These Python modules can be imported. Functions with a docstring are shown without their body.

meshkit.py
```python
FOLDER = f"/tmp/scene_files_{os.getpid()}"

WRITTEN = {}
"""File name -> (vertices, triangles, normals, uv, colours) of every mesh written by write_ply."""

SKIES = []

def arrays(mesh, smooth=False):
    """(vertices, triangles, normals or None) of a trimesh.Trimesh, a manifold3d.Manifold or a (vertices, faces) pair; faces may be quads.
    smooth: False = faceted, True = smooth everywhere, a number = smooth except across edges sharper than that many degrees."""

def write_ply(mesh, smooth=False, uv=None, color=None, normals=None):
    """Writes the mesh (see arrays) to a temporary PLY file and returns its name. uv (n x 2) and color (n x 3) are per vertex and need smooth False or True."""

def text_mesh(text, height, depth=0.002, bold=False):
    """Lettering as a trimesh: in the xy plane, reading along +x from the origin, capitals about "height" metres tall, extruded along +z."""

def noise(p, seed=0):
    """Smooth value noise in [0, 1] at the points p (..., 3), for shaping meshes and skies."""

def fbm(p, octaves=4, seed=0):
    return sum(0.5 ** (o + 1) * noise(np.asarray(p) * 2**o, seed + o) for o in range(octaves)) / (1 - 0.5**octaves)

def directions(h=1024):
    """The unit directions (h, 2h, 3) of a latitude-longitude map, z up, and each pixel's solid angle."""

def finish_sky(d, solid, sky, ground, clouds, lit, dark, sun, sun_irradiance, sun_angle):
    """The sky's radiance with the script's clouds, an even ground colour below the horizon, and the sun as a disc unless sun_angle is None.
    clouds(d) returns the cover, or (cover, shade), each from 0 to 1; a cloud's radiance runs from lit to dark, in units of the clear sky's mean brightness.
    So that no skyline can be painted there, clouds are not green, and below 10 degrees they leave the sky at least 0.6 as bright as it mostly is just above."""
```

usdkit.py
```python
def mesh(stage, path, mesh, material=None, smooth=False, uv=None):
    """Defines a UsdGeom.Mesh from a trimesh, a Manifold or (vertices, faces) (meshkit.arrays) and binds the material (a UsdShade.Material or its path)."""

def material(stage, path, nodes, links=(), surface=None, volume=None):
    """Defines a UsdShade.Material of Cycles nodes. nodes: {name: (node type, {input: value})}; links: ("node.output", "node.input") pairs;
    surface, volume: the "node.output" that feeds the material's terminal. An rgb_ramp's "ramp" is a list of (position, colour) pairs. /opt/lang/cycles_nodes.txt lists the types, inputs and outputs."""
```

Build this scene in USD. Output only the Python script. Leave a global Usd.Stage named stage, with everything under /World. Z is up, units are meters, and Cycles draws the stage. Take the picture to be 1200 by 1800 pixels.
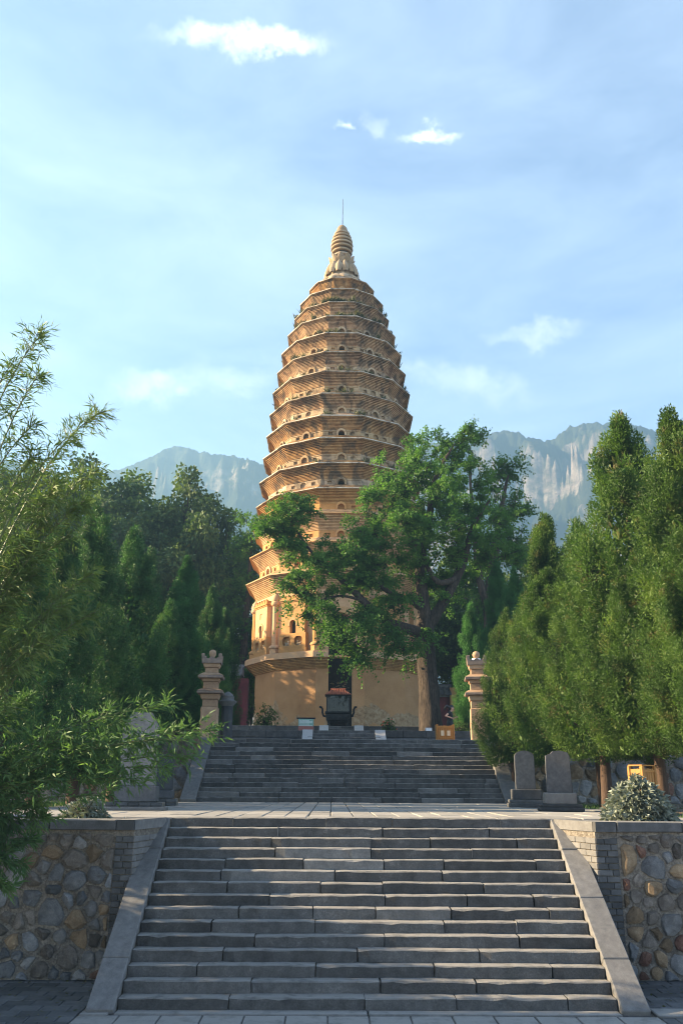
import math, numpy as np, trimesh, manifold3d, shapely, usdkit, meshkit
from shapely.geometry import Polygon, Point, MultiPoint, box as sbox
from pxr import Usd, UsdGeom, UsdLux, UsdShade, Gf, Vt, Sdf

stage = Usd.Stage.CreateInMemory()
UsdGeom.Xform.Define(stage, '/World')
UsdGeom.Scope.Define(stage, '/World/Looks')
PI = math.pi

# ------------------------------------------------------------------ camera, sky, sun, exposure
EYE = np.array([0.0, 0.0, 3.0])
FPX, PITCH, YAW, ROLL = 1500.0, math.radians(17.71), math.radians(0.509), math.radians(0.3)
_F = np.array([math.sin(YAW) * math.cos(PITCH), math.cos(YAW) * math.cos(PITCH), math.sin(PITCH)])
_R0 = np.array([math.cos(YAW), -math.sin(YAW), 0.0]); _U0 = np.cross(_R0, _F)
_R = _R0 * math.cos(ROLL) + _U0 * math.sin(ROLL); _U = -_R0 * math.sin(ROLL) + _U0 * math.cos(ROLL)
cam = UsdGeom.Camera.Define(stage, '/World/camera')
cam.CreateHorizontalApertureAttr(36.0)
cam.CreateFocalLengthAttr(36.0 * FPX / 1200.0)
cam.CreateExposureAttr(2.30)
cam.AddTransformOp().Set(Gf.Matrix4d([[float(v) for v in r] for r in ([*_R, 0], [*_U, 0], [*(-_F), 0], [*EYE, 1])]))

SUN_AZ, SUN_EL = math.radians(-86.0), math.radians(23.0)      # azimuth from +y towards +x
SUN = np.array([math.sin(SUN_AZ) * math.cos(SUN_EL), math.cos(SUN_AZ) * math.cos(SUN_EL), math.sin(SUN_EL)])
sun = UsdLux.DistantLight.Define(stage, '/World/sun')
sun.CreateIntensityAttr(1.25); sun.CreateNormalizeAttr(True); sun.CreateAngleAttr(0.5); sun.CreateColorAttr(Gf.Vec3f(1.0, 0.77, 0.48))
_z = SUN; _x = np.cross([0, 0, 1.0], _z); _x /= np.linalg.norm(_x); _y = np.cross(_z, _x)
sun.AddTransformOp().Set(Gf.Matrix4d([[float(v) for v in r] for r in ([*_x, 0], [*_y, 0], [*_z, 0], [0, 0, 0, 1])]))

SKY_STRENGTH = 0.0502
def cloud_dir(px, py):
    d = _F + _R * (px - 600) / FPX + _U * (900 - py) / FPX
    return d / np.linalg.norm(d)
_nodes = {
    'tc': ('texture_coordinate', {}),
    'sky': ('sky_texture', {'sky_type': 'single_scattering', 'sun_disc': False, 'sun_elevation': SUN_EL, 'sun_rotation': SUN_AZ, 'altitude': 300.0, 'air_density': 1.0, 'aerosol_density': 0.8, 'ozone_density': 1.0}),
    'skyc': ('hsv', {'hue': 0.516, 'saturation': 1.22}),
    # thin streaked veil over the whole sky
    'map': ('mapping', {'scale': (2.2, 2.2, 7.0), 'rotation': (0.25, 0.35, 0.4)}),
    'n1': ('noise_texture', {'scale': 1.6, 'detail': 7.0, 'roughness': 0.58, 'distortion': 0.4}),
    'r1': ('map_range', {'from_min': 0.30, 'from_max': 0.85, 'to_min': 0.06, 'to_max': 0.46, 'clamp': True}),
    'mix1': ('mix', {'mix_type': 'mix', 'color2': (5.2, 6.1, 7.2)}),
    'warp': ('noise_texture', {'scale': 14.0, 'detail': 5.0, 'roughness': 0.6}),
    'wisp': ('noise_texture', {'scale': 30.0, 'detail': 7.0, 'roughness': 0.65, 'distortion': 0.6}), 'wispr': ('map_range', {'from_min': 0.30, 'from_max': 0.62, 'to_min': 0.15, 'to_max': 1.0, 'clamp': True}),
    'warpo': ('vector_math', {'math_type': 'subtract', 'vector2': (0.5, 0.5, 0.5)}),
    'warps': ('vector_math', {'math_type': 'scale', 'scale': 0.10}),
    'wdir': ('vector_math', {'math_type': 'add'}),
    'bg': ('background_shader', {'strength': SKY_STRENGTH}),
}
_links = [('tc.generated', 'sky.vector'), ('tc.generated', 'map.vector'), ('map.vector', 'n1.vector'), ('n1.fac', 'r1.value'), ('sky.color', 'skyc.color'), ('skyc.color', 'mix1.color1'), ('r1.result', 'mix1.fac'),
          ('tc.generated', 'warp.vector'), ('tc.generated', 'wisp.vector'), ('wisp.fac', 'wispr.value'), ('warp.color', 'warpo.vector1'), ('warpo.vector', 'warps.vector1'), ('warps.vector', 'wdir.vector1'), ('tc.generated', 'wdir.vector2')]
_links = [l for l in _links if l[1] != 'sky.vector']
_last = 'mix1.color'
# small bright clouds, each a warped ellipse about its own direction
for _k, (_px, _py, _w, _h, _tilt, _amt) in enumerate([(440, 66, 0.078, 0.0125, 0.10, 0.95), (762, 246, 0.034, 0.0085, -0.28, 1.0), (275, 690, 0.055, 0.018, 0.0, 0.42), (400, 665, 0.06, 0.022, 0.1, 0.22), (950, 582, 0.05, 0.012, 0.1, 0.30), (800, 668, 0.10, 0.016, -0.2, 0.25), (605, 233, 0.008, 0.004, -0.1, 0.6), (655, 215, 0.012, 0.010, 0.4, 0.22)]):
    _d = cloud_dir(_px, _py)
    _hx = np.cross(_d, [0, 0, 1.0]); _hx /= np.linalg.norm(_hx); _vx = np.cross(_hx, _d)
    _a = (_hx * math.cos(_tilt) + _vx * math.sin(_tilt)) / _w; _b = (-_hx * math.sin(_tilt) + _vx * math.cos(_tilt)) / _h
    p = f'c{_k}'
    _nodes.update({p + 'o': ('vector_math', {'math_type': 'subtract', 'vector2': tuple(_d)}),
                   p + 'a': ('vector_math', {'math_type': 'dot_product', 'vector2': tuple(_a)}), p + 'b': ('vector_math', {'math_type': 'dot_product', 'vector2': tuple(_b)}),
                   p + 'v': ('combine_xyz', {}), p + 'l': ('vector_math', {'math_type': 'length'}),
                   p + 'r': ('map_range', {'range_type': 'smoothstep', 'from_min': 1.45, 'from_max': 0.15, 'to_min': 0.0, 'to_max': _amt, 'clamp': True}),
                   p + 'w': ('math', {'math_type': 'multiply'}), p + 'm': ('mix', {'mix_type': 'mix', 'color2': (8.2, 8.4, 8.6)})})
    _links += [('wdir.vector', p + 'o.vector1'), (p + 'o.vector', p + 'a.vector1'), (p + 'o.vector', p + 'b.vector1'), (p + 'a.value', p + 'v.x'), (p + 'b.value', p + 'v.y'),
               (p + 'v.vector', p + 'l.vector1'), (p + 'l.value', p + 'r.value'), (p + 'r.result', p + 'w.value1'), ('wispr.result', p + 'w.value2'), (p + 'w.value', p + 'm.fac'), (_last, p + 'm.color1')]
    _last = p + 'm.color'
_links.append((_last, 'bg.color'))
sky_mat = usdkit.material(stage, '/World/Looks/sky', _nodes, _links, surface='bg.background')
dome = UsdLux.DomeLight.Define(stage, '/World/sky')
UsdShade.MaterialBindingAPI.Apply(dome.GetPrim()).Bind(sky_mat)
dome.GetPrim().SetCustomDataByKey('kind', 'structure')

# ------------------------------------------------------------------ helpers
def ray(px, py):
    return _F + _R * (px - 600) / FPX + _U * (900 - py) / FPX
def at(px, py, Y):            # the point at depth Y seen at a pixel of the photograph
    d = ray(px, py); return EYE + d * (Y / d[1])
def atz(px, py, z):
    d = ray(px, py); return EYE + d * ((z - EYE[2]) / d[2])

_used = {}
def numbered(parent, name):
    k = (parent, name); n = _used.get(k, 0); _used[k] = n + 1
    return f'{parent}/{name}' if n == 0 else f'{parent}/{name}_{n:03d}'
def tag(prim, label=None, cat=None, group=None, kind=None):
    for k, v in (('label', label), ('category', cat), ('group', group), ('kind', kind)):
        if v: prim.SetCustomDataByKey(k, v)
    return prim
def thing(name, label, cat, loc=(0, 0, 0), rz=0.0, scale=None, group=None, kind=None):
    x = UsdGeom.Xform.Define(stage, numbered('/World', name))
    x.AddTranslateOp().Set(Gf.Vec3d(*map(float, loc)))
    if rz: x.AddRotateZOp().Set(math.degrees(rz))
    if scale is not None: x.AddScaleOp().Set(Gf.Vec3f(*map(float, np.broadcast_to(scale, 3))))
    return tag(x.GetPrim(), label, cat, group, kind)
def copy(src, name, label, cat, loc, rz=0.0, scale=None, group=None):
    p = thing(name, label, cat, loc, rz, scale, group)
    p.GetReferences().AddInternalReference(src.GetPath())
    x = UsdGeom.Xformable(p); p.SetInstanceable(True)
    return p
def part(name, mesh, mat, parent, smooth=False, label=None, kind=None):
    m = usdkit.mesh(stage, numbered(str(parent.GetPath()), name), mesh, mat, smooth)
    return tag(m.GetPrim(), label, kind=kind)
def solo(name, mesh, mat, label=None, cat=None, group=None, kind=None, smooth=False):
    m = usdkit.mesh(stage, numbered('/World', name), mesh, mat, smooth)
    return tag(m.GetPrim(), label, cat, group, kind)

class MB:
    def __init__(s): s.v, s.f, s.n = [], [], 0
    def add(s, v, f):
        v = np.asarray(v, float); f = np.asarray(f, int)
        if f.shape[1] == 4: f = np.vstack([f[:, [0, 1, 2]], f[:, [0, 2, 3]]])
        s.v.append(v); s.f.append(f + s.n); s.n += len(v); return s
    def tm(s, m, M=None):
        v, f, _ = meshkit.arrays(m)
        if M is not None: v = v @ M[:3, :3].T + M[:3, 3]
        return s.add(v, f)
    def mesh(s): return (np.vstack(s.v), np.vstack(s.f))
    def xf(s, M):
        s.v = [v @ M[:3, :3].T + M[:3, 3] for v in s.v]; return s

_BF = [[0, 3, 2, 1], [4, 5, 6, 7], [0, 1, 5, 4], [1, 2, 6, 5], [2, 3, 7, 6], [3, 0, 4, 7]]
def box(x0, x1, y0, y1, z0, z1):
    return (np.array([[x0, y0, z0], [x1, y0, z0], [x1, y1, z0], [x0, y1, z0], [x0, y0, z1], [x1, y0, z1], [x1, y1, z1], [x0, y1, z1]], float),
            np.vstack([[[a, b, c], [a, c, d]] for a, b, c, d in _BF]))
def hexa(c):                    # a box from its 8 corners (same order as box)
    return (np.asarray(c, float), np.vstack([[[a, b, c_], [a, c_, d]] for a, b, c_, d in _BF]))
_SG = np.array([[-1, -1, -1], [1, -1, -1], [1, 1, -1], [-1, 1, -1], [-1, -1, 1], [1, -1, 1], [1, 1, 1], [-1, 1, 1]])
def _chamfer_faces():
    pts = np.array([[*(s * np.where(np.arange(3) == a, 1.0, 0.8))] for s in _SG for a in range(3)])
    h = trimesh.convex.convex_hull(pts)
    idx = [int(np.argmin(((pts - v) ** 2).sum(1))) for v in h.vertices]
    return np.array(idx)[h.faces]
_CF = _chamfer_faces()
def cbox(corners, b):           # chamfered box: the 8 corners and the chamfer width
    c = np.asarray(corners, float); ctr = c.mean(0)
    ex, ey, ez = c[1] - c[0], c[3] - c[0], c[4] - c[0]
    L = [np.linalg.norm(e) for e in (ex, ey, ez)]; ax = [e / l for e, l in zip((ex, ey, ez), L)]
    out = np.repeat(c, 3, 0)
    for i, s in enumerate(_SG):
        for a in range(3):
            for k in range(3):
                if k != a: out[i * 3 + a] -= ax[k] * s[k] * min(b, L[k] * 0.4)
    return out, _CF
def stone(x0, x1, y0, y1, z0, z1, b, j, rng):
    c = box(x0, x1, y0, y1, z0, z1)[0]
    return cbox(c + rng.uniform(-j, j, c.shape), b)
def tube(pts, radii, sides=7, cap=True):
    p = np.asarray(pts, float); n = len(p)
    r = np.broadcast_to(np.asarray(radii, float), (n,))
    t = np.gradient(p, axis=0); t /= np.linalg.norm(t, axis=1, keepdims=True) + 1e-12
    ref = np.array([0.0, 0, 1]) if abs(t[0][2]) < 0.9 else np.array([1.0, 0, 0])
    a = np.cross(t[0], ref); a /= np.linalg.norm(a); A = []
    for i in range(n):
        a = a - t[i] * (a @ t[i]); a /= np.linalg.norm(a) + 1e-12; A.append(a)
    A = np.array(A); B = np.cross(t, A); g = np.arange(sides) * 2 * PI / sides
    v = p[:, None] + r[:, None, None] * (np.cos(g)[None, :, None] * A[:, None] + np.sin(g)[None, :, None] * B[:, None])
    i, k = np.meshgrid(np.arange(n - 1), np.arange(sides), indexing='ij')
    q = np.stack([i * sides + k, i * sides + (k + 1) % sides, (i + 1) * sides + (k + 1) % sides, (i + 1) * sides + k], -1).reshape(-1, 4)
    v = v.reshape(-1, 3); f = np.vstack([q[:, [0, 1, 2]], q[:, [0, 2, 3]]])
    if cap:
        v = np.vstack([v, p[0], p[-1]]); k = np.arange(sides); k2 = (k + 1) % sides; o = (n - 1) * sides
        f = np.vstack([f, np.stack([np.full(sides, n * sides), k2, k], 1), np.stack([np.full(sides, n * sides + 1), o + k, o + k2], 1)])
    return v, f
def revolve(prof, n=24, a0=0.0, cap=True):      # prof: (radius, z) from bottom to top; n-gon with vertices at a0 + k*2pi/n
    prof = np.asarray(prof, float); g = a0 + np.arange(n) * 2 * PI / n
    v = np.stack([prof[:, 0:1] * np.cos(g), prof[:, 0:1] * np.sin(g), np.repeat(prof[:, 1:2], n, 1)], -1).reshape(-1, 3)
    m = len(prof); i, k = np.meshgrid(np.arange(m - 1), np.arange(n), indexing='ij')
    q = np.stack([i * n + k, i * n + (k + 1) % n, (i + 1) * n + (k + 1) % n, (i + 1) * n + k], -1).reshape(-1, 4)
    f = np.vstack([q[:, [0, 1, 2]], q[:, [0, 2, 3]]])
    if cap:
        v = np.vstack([v, [0, 0, prof[0, 1]], [0, 0, prof[-1, 1]]]); k = np.arange(n); k2 = (k + 1) % n; o = (m - 1) * n
        f = np.vstack([f, np.stack([np.full(n, m * n), k2, k], 1), np.stack([np.full(n, m * n + 1), o + k, o + k2], 1)])
    return v, f
def extrude(poly, d):           # shapely polygon in (u, w) extruded along +third axis
    m = trimesh.creation.extrude_polygon(poly, d, engine='earcut')
    return np.array(m.vertices), np.array(m.faces)
def frame(u, n, w, o):          # matrix taking (u, w, n) local axes to the world
    M = np.eye(4); M[:3, 0] = u; M[:3, 1] = w; M[:3, 2] = n; M[:3, 3] = o; return M
def arch(w, h, x=0.0, y=0.0, n=8):   # round-headed opening w wide, h tall, foot centre at (x, y)
    r = w / 2; a = np.linspace(0, PI, n + 1)
    return Polygon([(x - r, y), (x + r, y)] + [(x + r * math.cos(t), y + h - r + r * math.sin(t)) for t in a])

# leaf cards: kites c -> tip, half width w at fraction m, folded a little along the midrib
def kites(c, d, side, L, w, m=0.45, droop=0.0, fold=0.0):
    c, d, side = (np.asarray(x, float) for x in (c, d, side)); n = len(c)
    d = d / (np.linalg.norm(d, axis=1, keepdims=True) + 1e-9)
    side = side - d * (side * d).sum(1, keepdims=True); side /= np.linalg.norm(side, axis=1, keepdims=True) + 1e-9
    nn = np.cross(d, side); L = np.broadcast_to(L, (n,))[:, None]; w = np.broadcast_to(w, (n,))[:, None]
    mid = c + d * L * m + nn * fold * w
    tip = c + d * L; tip[:, 2] -= (np.broadcast_to(droop, (n,)) * L[:, 0])
    v = np.stack([c, mid + side * w, tip, mid - side * w], 1).reshape(-1, 3)
    i = np.arange(n)[:, None] * 4
    return v, np.vstack([i + [0, 1, 2], i + [0, 2, 3]])
def rdir(rng, n):
    d = rng.normal(size=(n, 3)); return d / np.linalg.norm(d, axis=1, keepdims=True)

# ------------------------------------------------------------------ materials
def look(name, nodes, links, surface='p.BSDF', volume=None):
    return usdkit.material(stage, '/World/Looks/' + name, nodes, links, surface=surface, volume=volume)
def rock(name, ramp, scale=6.0, rough=0.85, bump=0.35, dist=0.02, rnd=0.35, dust=None, stretch=(1, 1, 1), fine=9.0):
    """Mineral surface: two scales of noise through a colour ramp, a tone of its own for every object, relief by bump, and dust that has settled on level faces."""
    nd = {'g': ('geometry', {}), 'mp': ('mapping', {'scale': stretch}), 'n': ('noise_texture', {'scale': scale, 'detail': 8.0, 'roughness': 0.65}), 'n2': ('noise_texture', {'scale': scale * fine, 'detail': 4.0, 'roughness': 0.7}),
          'n0': ('noise_texture', {'scale': 0.8, 'detail': 5.0, 'roughness': 0.6, 'distortion': 0.5}), 'm0': ('math', {'math_type': 'multiply_add', 'value2': 0.34, 'value3': -0.17}), 'm1': ('math', {'math_type': 'add'}), 'mx': ('math', {'math_type': 'multiply_add', 'value2': 0.45}), 'sb': ('math', {'math_type': 'multiply_add', 'value2': 0.62, 'value3': -0.03}),
          'r': ('rgb_ramp', {'ramp': ramp}), 'oi': ('object_info', {}), 'ov': ('map_range', {'to_min': 1 - rnd, 'to_max': 1 + rnd}), 'hv': ('hsv', {}),
          'b': ('bump', {'strength': bump, 'distance': dist}), 'p': ('principled_bsdf', {'roughness': rough, 'specular_ior_level': 0.25})}
    lk = [('g.position', 'mp.vector'), ('mp.vector', 'n.vector'), ('mp.vector', 'n2.vector'), ('n2.fac', 'mx.value1'), ('n.fac', 'sb.value1'), ('sb.value', 'mx.value3'), ('g.position', 'n0.vector'), ('n0.fac', 'm0.value1'), ('m0.value', 'm1.value1'), ('mx.value', 'm1.value2'), ('m1.value', 'r.fac'),
          ('oi.random', 'ov.value'), ('ov.result', 'hv.value'), ('r.color', 'hv.color'), ('mx.value', 'b.height'), ('b.normal', 'p.normal')]
    last = 'hv.color'
    if dust:
        nd.update({'sx': ('separate_xyz', {}), 'dr': ('map_range', {'from_min': 0.6, 'from_max': 0.9, 'to_max': dust[1], 'clamp': True}), 'dn': ('math', {'math_type': 'multiply'}), 'dq': ('map_range', {'from_min': 0.25, 'from_max': 0.5, 'to_min': 0.25, 'clamp': True}), 'dm': ('mix', {'mix_type': 'mix', 'color2': dust[0]})})
        lk += [('g.true_normal', 'sx.vector'), ('sx.z', 'dr.value'), ('n.fac', 'dq.value'), ('dr.result', 'dn.value1'), ('dq.result', 'dn.value2'), ('dn.value', 'dm.fac'), (last, 'dm.color1')]
        last = 'dm.color'
    lk.append((last, 'p.base_color'))
    return look(name, nd, lk)
def plain(name, col, rough=0.6, metallic=0.0, var=0.25, scale=20.0, bump=0.0):
    nd = {'g': ('geometry', {}), 'n': ('noise_texture', {'scale': scale, 'detail': 4.0}), 'v': ('map_range', {'from_min': 0.3, 'from_max': 0.7, 'to_min': 1 - var, 'to_max': 1 + var}), 'h': ('hsv', {'color': col}), 'p': ('principled_bsdf', {'roughness': rough, 'metallic': metallic})}
    lk = [('g.position', 'n.vector'), ('n.fac', 'v.value'), ('v.result', 'h.value'), ('h.color', 'p.base_color')]
    if bump:
        nd['b'] = ('bump', {'strength': bump, 'distance': 0.02}); lk += [('n.fac', 'b.height'), ('b.normal', 'p.normal')]
    return look(name, nd, lk)
def leaf(name, ramp, trans=0.35, tcol=None, scale=0.6, rough=0.55, spec=0.3, dry=None):
    """Foliage: tone by clump (noise) and by leaf (island), reflecting and letting light through."""
    tcol = tcol or (1.25, 1.3, 0.6)
    nd = {'g': ('geometry', {}), 'n': ('noise_texture', {'scale': scale, 'detail': 3.0}), 'a': ('math', {'math_type': 'multiply_add', 'value2': 0.6}), 's': ('math', {'math_type': 'multiply_add', 'value2': 1.5, 'value3': -0.40}), 'r': ('rgb_ramp', {'ramp': ramp}),
          'oi': ('object_info', {}), 'ov': ('map_range', {'to_min': 0.85, 'to_max': 1.15}), 'h': ('hsv', {}), 't': ('mix', {'mix_type': 'multiply', 'fac': 1.0, 'color2': tcol}),
          'p': ('principled_bsdf', {'roughness': rough, 'specular_ior_level': spec}), 'tr': ('translucent_bsdf', {}), 'm': ('mix_closure', {'fac': trans})}
    lk = [('g.position', 'n.vector'), ('n.fac', 's.value1'), ('g.random_per_island', 'a.value1'), ('s.value', 'a.value3'), ('a.value', 'r.fac'), ('oi.random', 'ov.value'), ('ov.result', 'h.value'), ('r.color', 'h.color'), ('h.color', 'p.base_color'), ('h.color', 't.color1'), ('t.color', 'tr.color'), ('p.BSDF', 'm.closure1'), ('tr.BSDF', 'm.closure2')]
    if dry:                       # withered patches
        nd.update({'dn': ('noise_texture', {'scale': 1.9, 'detail': 4.0, 'roughness': 0.6}), 'dq': ('map_range', {'from_min': 0.58, 'from_max': 0.70, 'to_max': dry[1], 'clamp': True}), 'dm': ('mix', {'mix_type': 'mix', 'color2': dry[0]})})
        lk = [l for l in lk if l != ('r.color', 'h.color')] + [('g.position', 'dn.vector'), ('dn.fac', 'dq.value'), ('dq.result', 'dm.fac'), ('r.color', 'dm.color1'), ('dm.color', 'h.color')]
    return look(name, nd, lk, surface='m.closure')

M = {}
G = lambda k, r=1.0, g=1.0, b=1.0: (k * r, k * g, k * b)
M['step'] = rock('step_stone', [(0.22, G(.026, .99, 1, 1.0)), (0.42, G(.058, 1.0, 1, .98)), (0.58, G(.092, 1.01, 1, .97)), (0.72, G(.16, 1.02, 1, .96)), (0.85, G(.32, 1.03, 1, .94))], 4.5, bump=1.0, dist=0.05, rnd=0.32, dust=((.27, .262, .245), .95))
M['step_pale'] = rock('step_stone_pale', [(0.25, G(.07, 1.0, 1, .98)), (0.5, G(.13, 1.01, 1, .96)), (0.75, G(.22, 1.02, 1, .95))], 4.0, bump=0.8, dist=0.03, rnd=0.2, dust=((.27, .262, .245), .95))
M['cheek'] = rock('cheek_stone', [(0.25, G(.085)), (0.5, G(.15, 1.01, 1, .98)), (0.75, G(.23, 1.02, 1, .97))], 9.0, bump=0.7, dist=0.02, rnd=0.10, fine=12.0)
M['dark_stone'] = rock('dark_stone', [(0.25, G(.035, .95, 1, 1.08)), (0.5, G(.07, .96, 1, 1.06)), (0.8, G(.12))], 5.0, bump=0.5, rnd=0.15)
M['coping'] = rock('coping_stone', [(0.25, G(.035, .98, 1, 1.02)), (0.5, G(.07, .98, 1, 1.02)), (0.8, G(.13))], 6.0, bump=0.4, rnd=0.2, dust=((.27, .26, .24), .8))
M['brick_grey'] = rock('grey_brick', [(0.25, G(.035, .97, 1, 1.02)), (0.5, G(.07, .97, 1, 1.02)), (0.8, G(.13))], 7.0, bump=0.6, dist=0.01, rnd=0.35)
M['brick_pale'] = rock('pale_grey_brick', [(0.25, G(.08)), (0.5, G(.14, 1.02, 1, .97)), (0.8, G(.21, 1.03, 1, .95))], 7.0, bump=0.6, dist=0.01, rnd=0.2)
M['mortar'] = rock('mortar', [(0.2, (0.0413, 0.0358, 0.0289)), (0.42, (0.1582, 0.1375, 0.1128)), (0.65, (0.3300, 0.2956, 0.2475))], 8.0, bump=1.0, dist=0.08, rnd=0.0, fine=4.0)
M['rub0'] = rock('rubble_grey_blue', [(0.22, (0.0728, 0.0810, 0.0907)), (0.5, (0.1864, 0.1944, 0.2026)), (0.8, (0.3888, 0.3888, 0.3806))], 9.0, bump=1.0, dist=0.10, rnd=0.45)
M['rub1'] = rock('rubble_ochre', [(0.22, (0.1165, 0.0807, 0.0497)), (0.5, (0.2716, 0.1941, 0.1165)), (0.8, (0.4968, 0.3959, 0.2716))], 9.0, bump=1.0, dist=0.10, rnd=0.4)
M['rub2'] = rock('rubble_red', [(0.22, (0.0891, 0.0446, 0.0327)), (0.5, (0.1930, 0.1010, 0.0713)), (0.8, (0.3713, 0.2525, 0.1930))], 9.0, bump=1.0, dist=0.10, rnd=0.3)
M['rub3'] = rock('rubble_brown_grey', [(0.22, (0.0728, 0.0616, 0.0518)), (0.5, (0.1702, 0.1490, 0.1264)), (0.8, (0.3564, 0.3160, 0.2754))], 9.0, bump=1.0, dist=0.10, rnd=0.45)
M['rub4'] = rock('rubble_pale', [(0.22, (0.1296, 0.1267, 0.1210)), (0.5, (0.2592, 0.2549, 0.2448)), (0.8, (0.4752, 0.4608, 0.4392))], 9.0, bump=1.0, dist=0.10, rnd=0.3)
M['paver'] = rock('terrace_paver', [(0.25, (.17, .165, .155)), (0.5, (.27, .26, .24)), (0.8, (.36, .345, .315))], 2.5, bump=0.3, dist=0.01, rnd=0.14)
M['tile'] = rock('ground_tile', [(0.25, G(.045, .95, 1, 1.05)), (0.5, G(.085, .97, 1, 1.03)), (0.8, G(.14))], 3.0, bump=0.3, dist=0.012, rnd=0.3)
M['soil'] = rock('soil', [(0.25, (.07, .05, .03)), (0.5, (.15, .11, .07)), (0.8, (.25, .19, .12))], 1.2, bump=0.8, dist=0.06, rnd=0.0)
M['stele'] = rock('stele_stone', [(0.25, G(.055, .97, 1, 1.05)), (0.5, G(.10, .98, 1, 1.03)), (0.8, G(.17))], 10.0, bump=0.3, dist=0.01, rnd=0.15, fine=8.0)
M['stele_pale'] = rock('stele_pale_stone', [(0.25, (.09, .088, .084)), (0.5, (.15, .147, .14)), (0.8, (.22, .215, .20))], 6.0, bump=0.3, dist=0.01, rnd=0.12)
M['block'] = rock('white_block_stone', [(0.25, G(.28, 1.02, 1, .98)), (0.5, G(.38, 1.02, 1, .97)), (0.8, G(.46))], 8.0, bump=0.2, dist=0.01, rnd=0.12)
M['sand'] = rock('sandstone', [(0.22, (.17, .105, .07)), (0.45, (.36, .235, .145)), (0.62, (.46, .32, .20)), (0.8, (.50, .33, .24))], 2.2, bump=0.4, dist=0.02, rnd=0.15)
M['sand_worn'] = rock('sandstone_weathered', [(0.25, (.10, .08, .07)), (0.5, (.25, .19, .15)), (0.8, (.45, .34, .25))], 4.5, bump=0.5, dist=0.02, rnd=0.15)
M['white'] = plain('white_paint', (.72, .72, .70), 0.5, var=.08)
M['bluepaint'] = plain('blue_paint', (.10, .20, .50), 0.4, var=.1)
M['iron'] = plain('cast_iron', (.028, .03, .033), 0.55, 0.6, .3, 30)
M['glaze'] = plain('orange_roof_tile', (.34, .10, .05), 0.45, 0, .25, 14)
M['greytile'] = plain('grey_roof_tile', (.15, .155, .16), 0.7, 0, .35, 9)
M['red'] = plain('red_plaster', (.13, .026, .03), 0.85, 0, .25, 1.5)
M['wood'] = rock('varnished_wood', [(0.25, (.20, .09, .022)), (0.5, (.36, .175, .045)), (0.8, (.46, .24, .075))], 4.0, 0.4, 0.15, 0.01, 0.1, stretch=(9, 9, 1))
M['paper'] = plain('paper_label', (.62, .52, .36), 0.7, var=.1)
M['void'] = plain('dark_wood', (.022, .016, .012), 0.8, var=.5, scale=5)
M['gold'] = plain('tarnished_gilt', (.20, .15, .09), 0.5, 0.4, .5, 12)
M['signgreen'] = plain('sign_green', (.20, .36, .29), 0.5, var=.1)
M['signred'] = plain('sign_red', (.27, .10, .08), 0.6, var=.15)
M['skin'] = plain('skin', (.55, .30, .20), 0.5, var=.05)
M['hair'] = plain('hair', (.015, .01, .01), 0.35, var=.2)
M['dress'] = plain('black_cloth', (.012, .012, .014), 0.8, var=.2)
M['bark'] = rock('bark', [(0.3, (.012, .009, .007)), (0.45, (.045, .034, .027)), (0.62, (.10, .078, .06)), (0.8, (.17, .135, .105))], 3.2, bump=1.0, dist=0.12, rnd=0.1, stretch=(2.6, 2.6, .35), fine=4.0)
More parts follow.
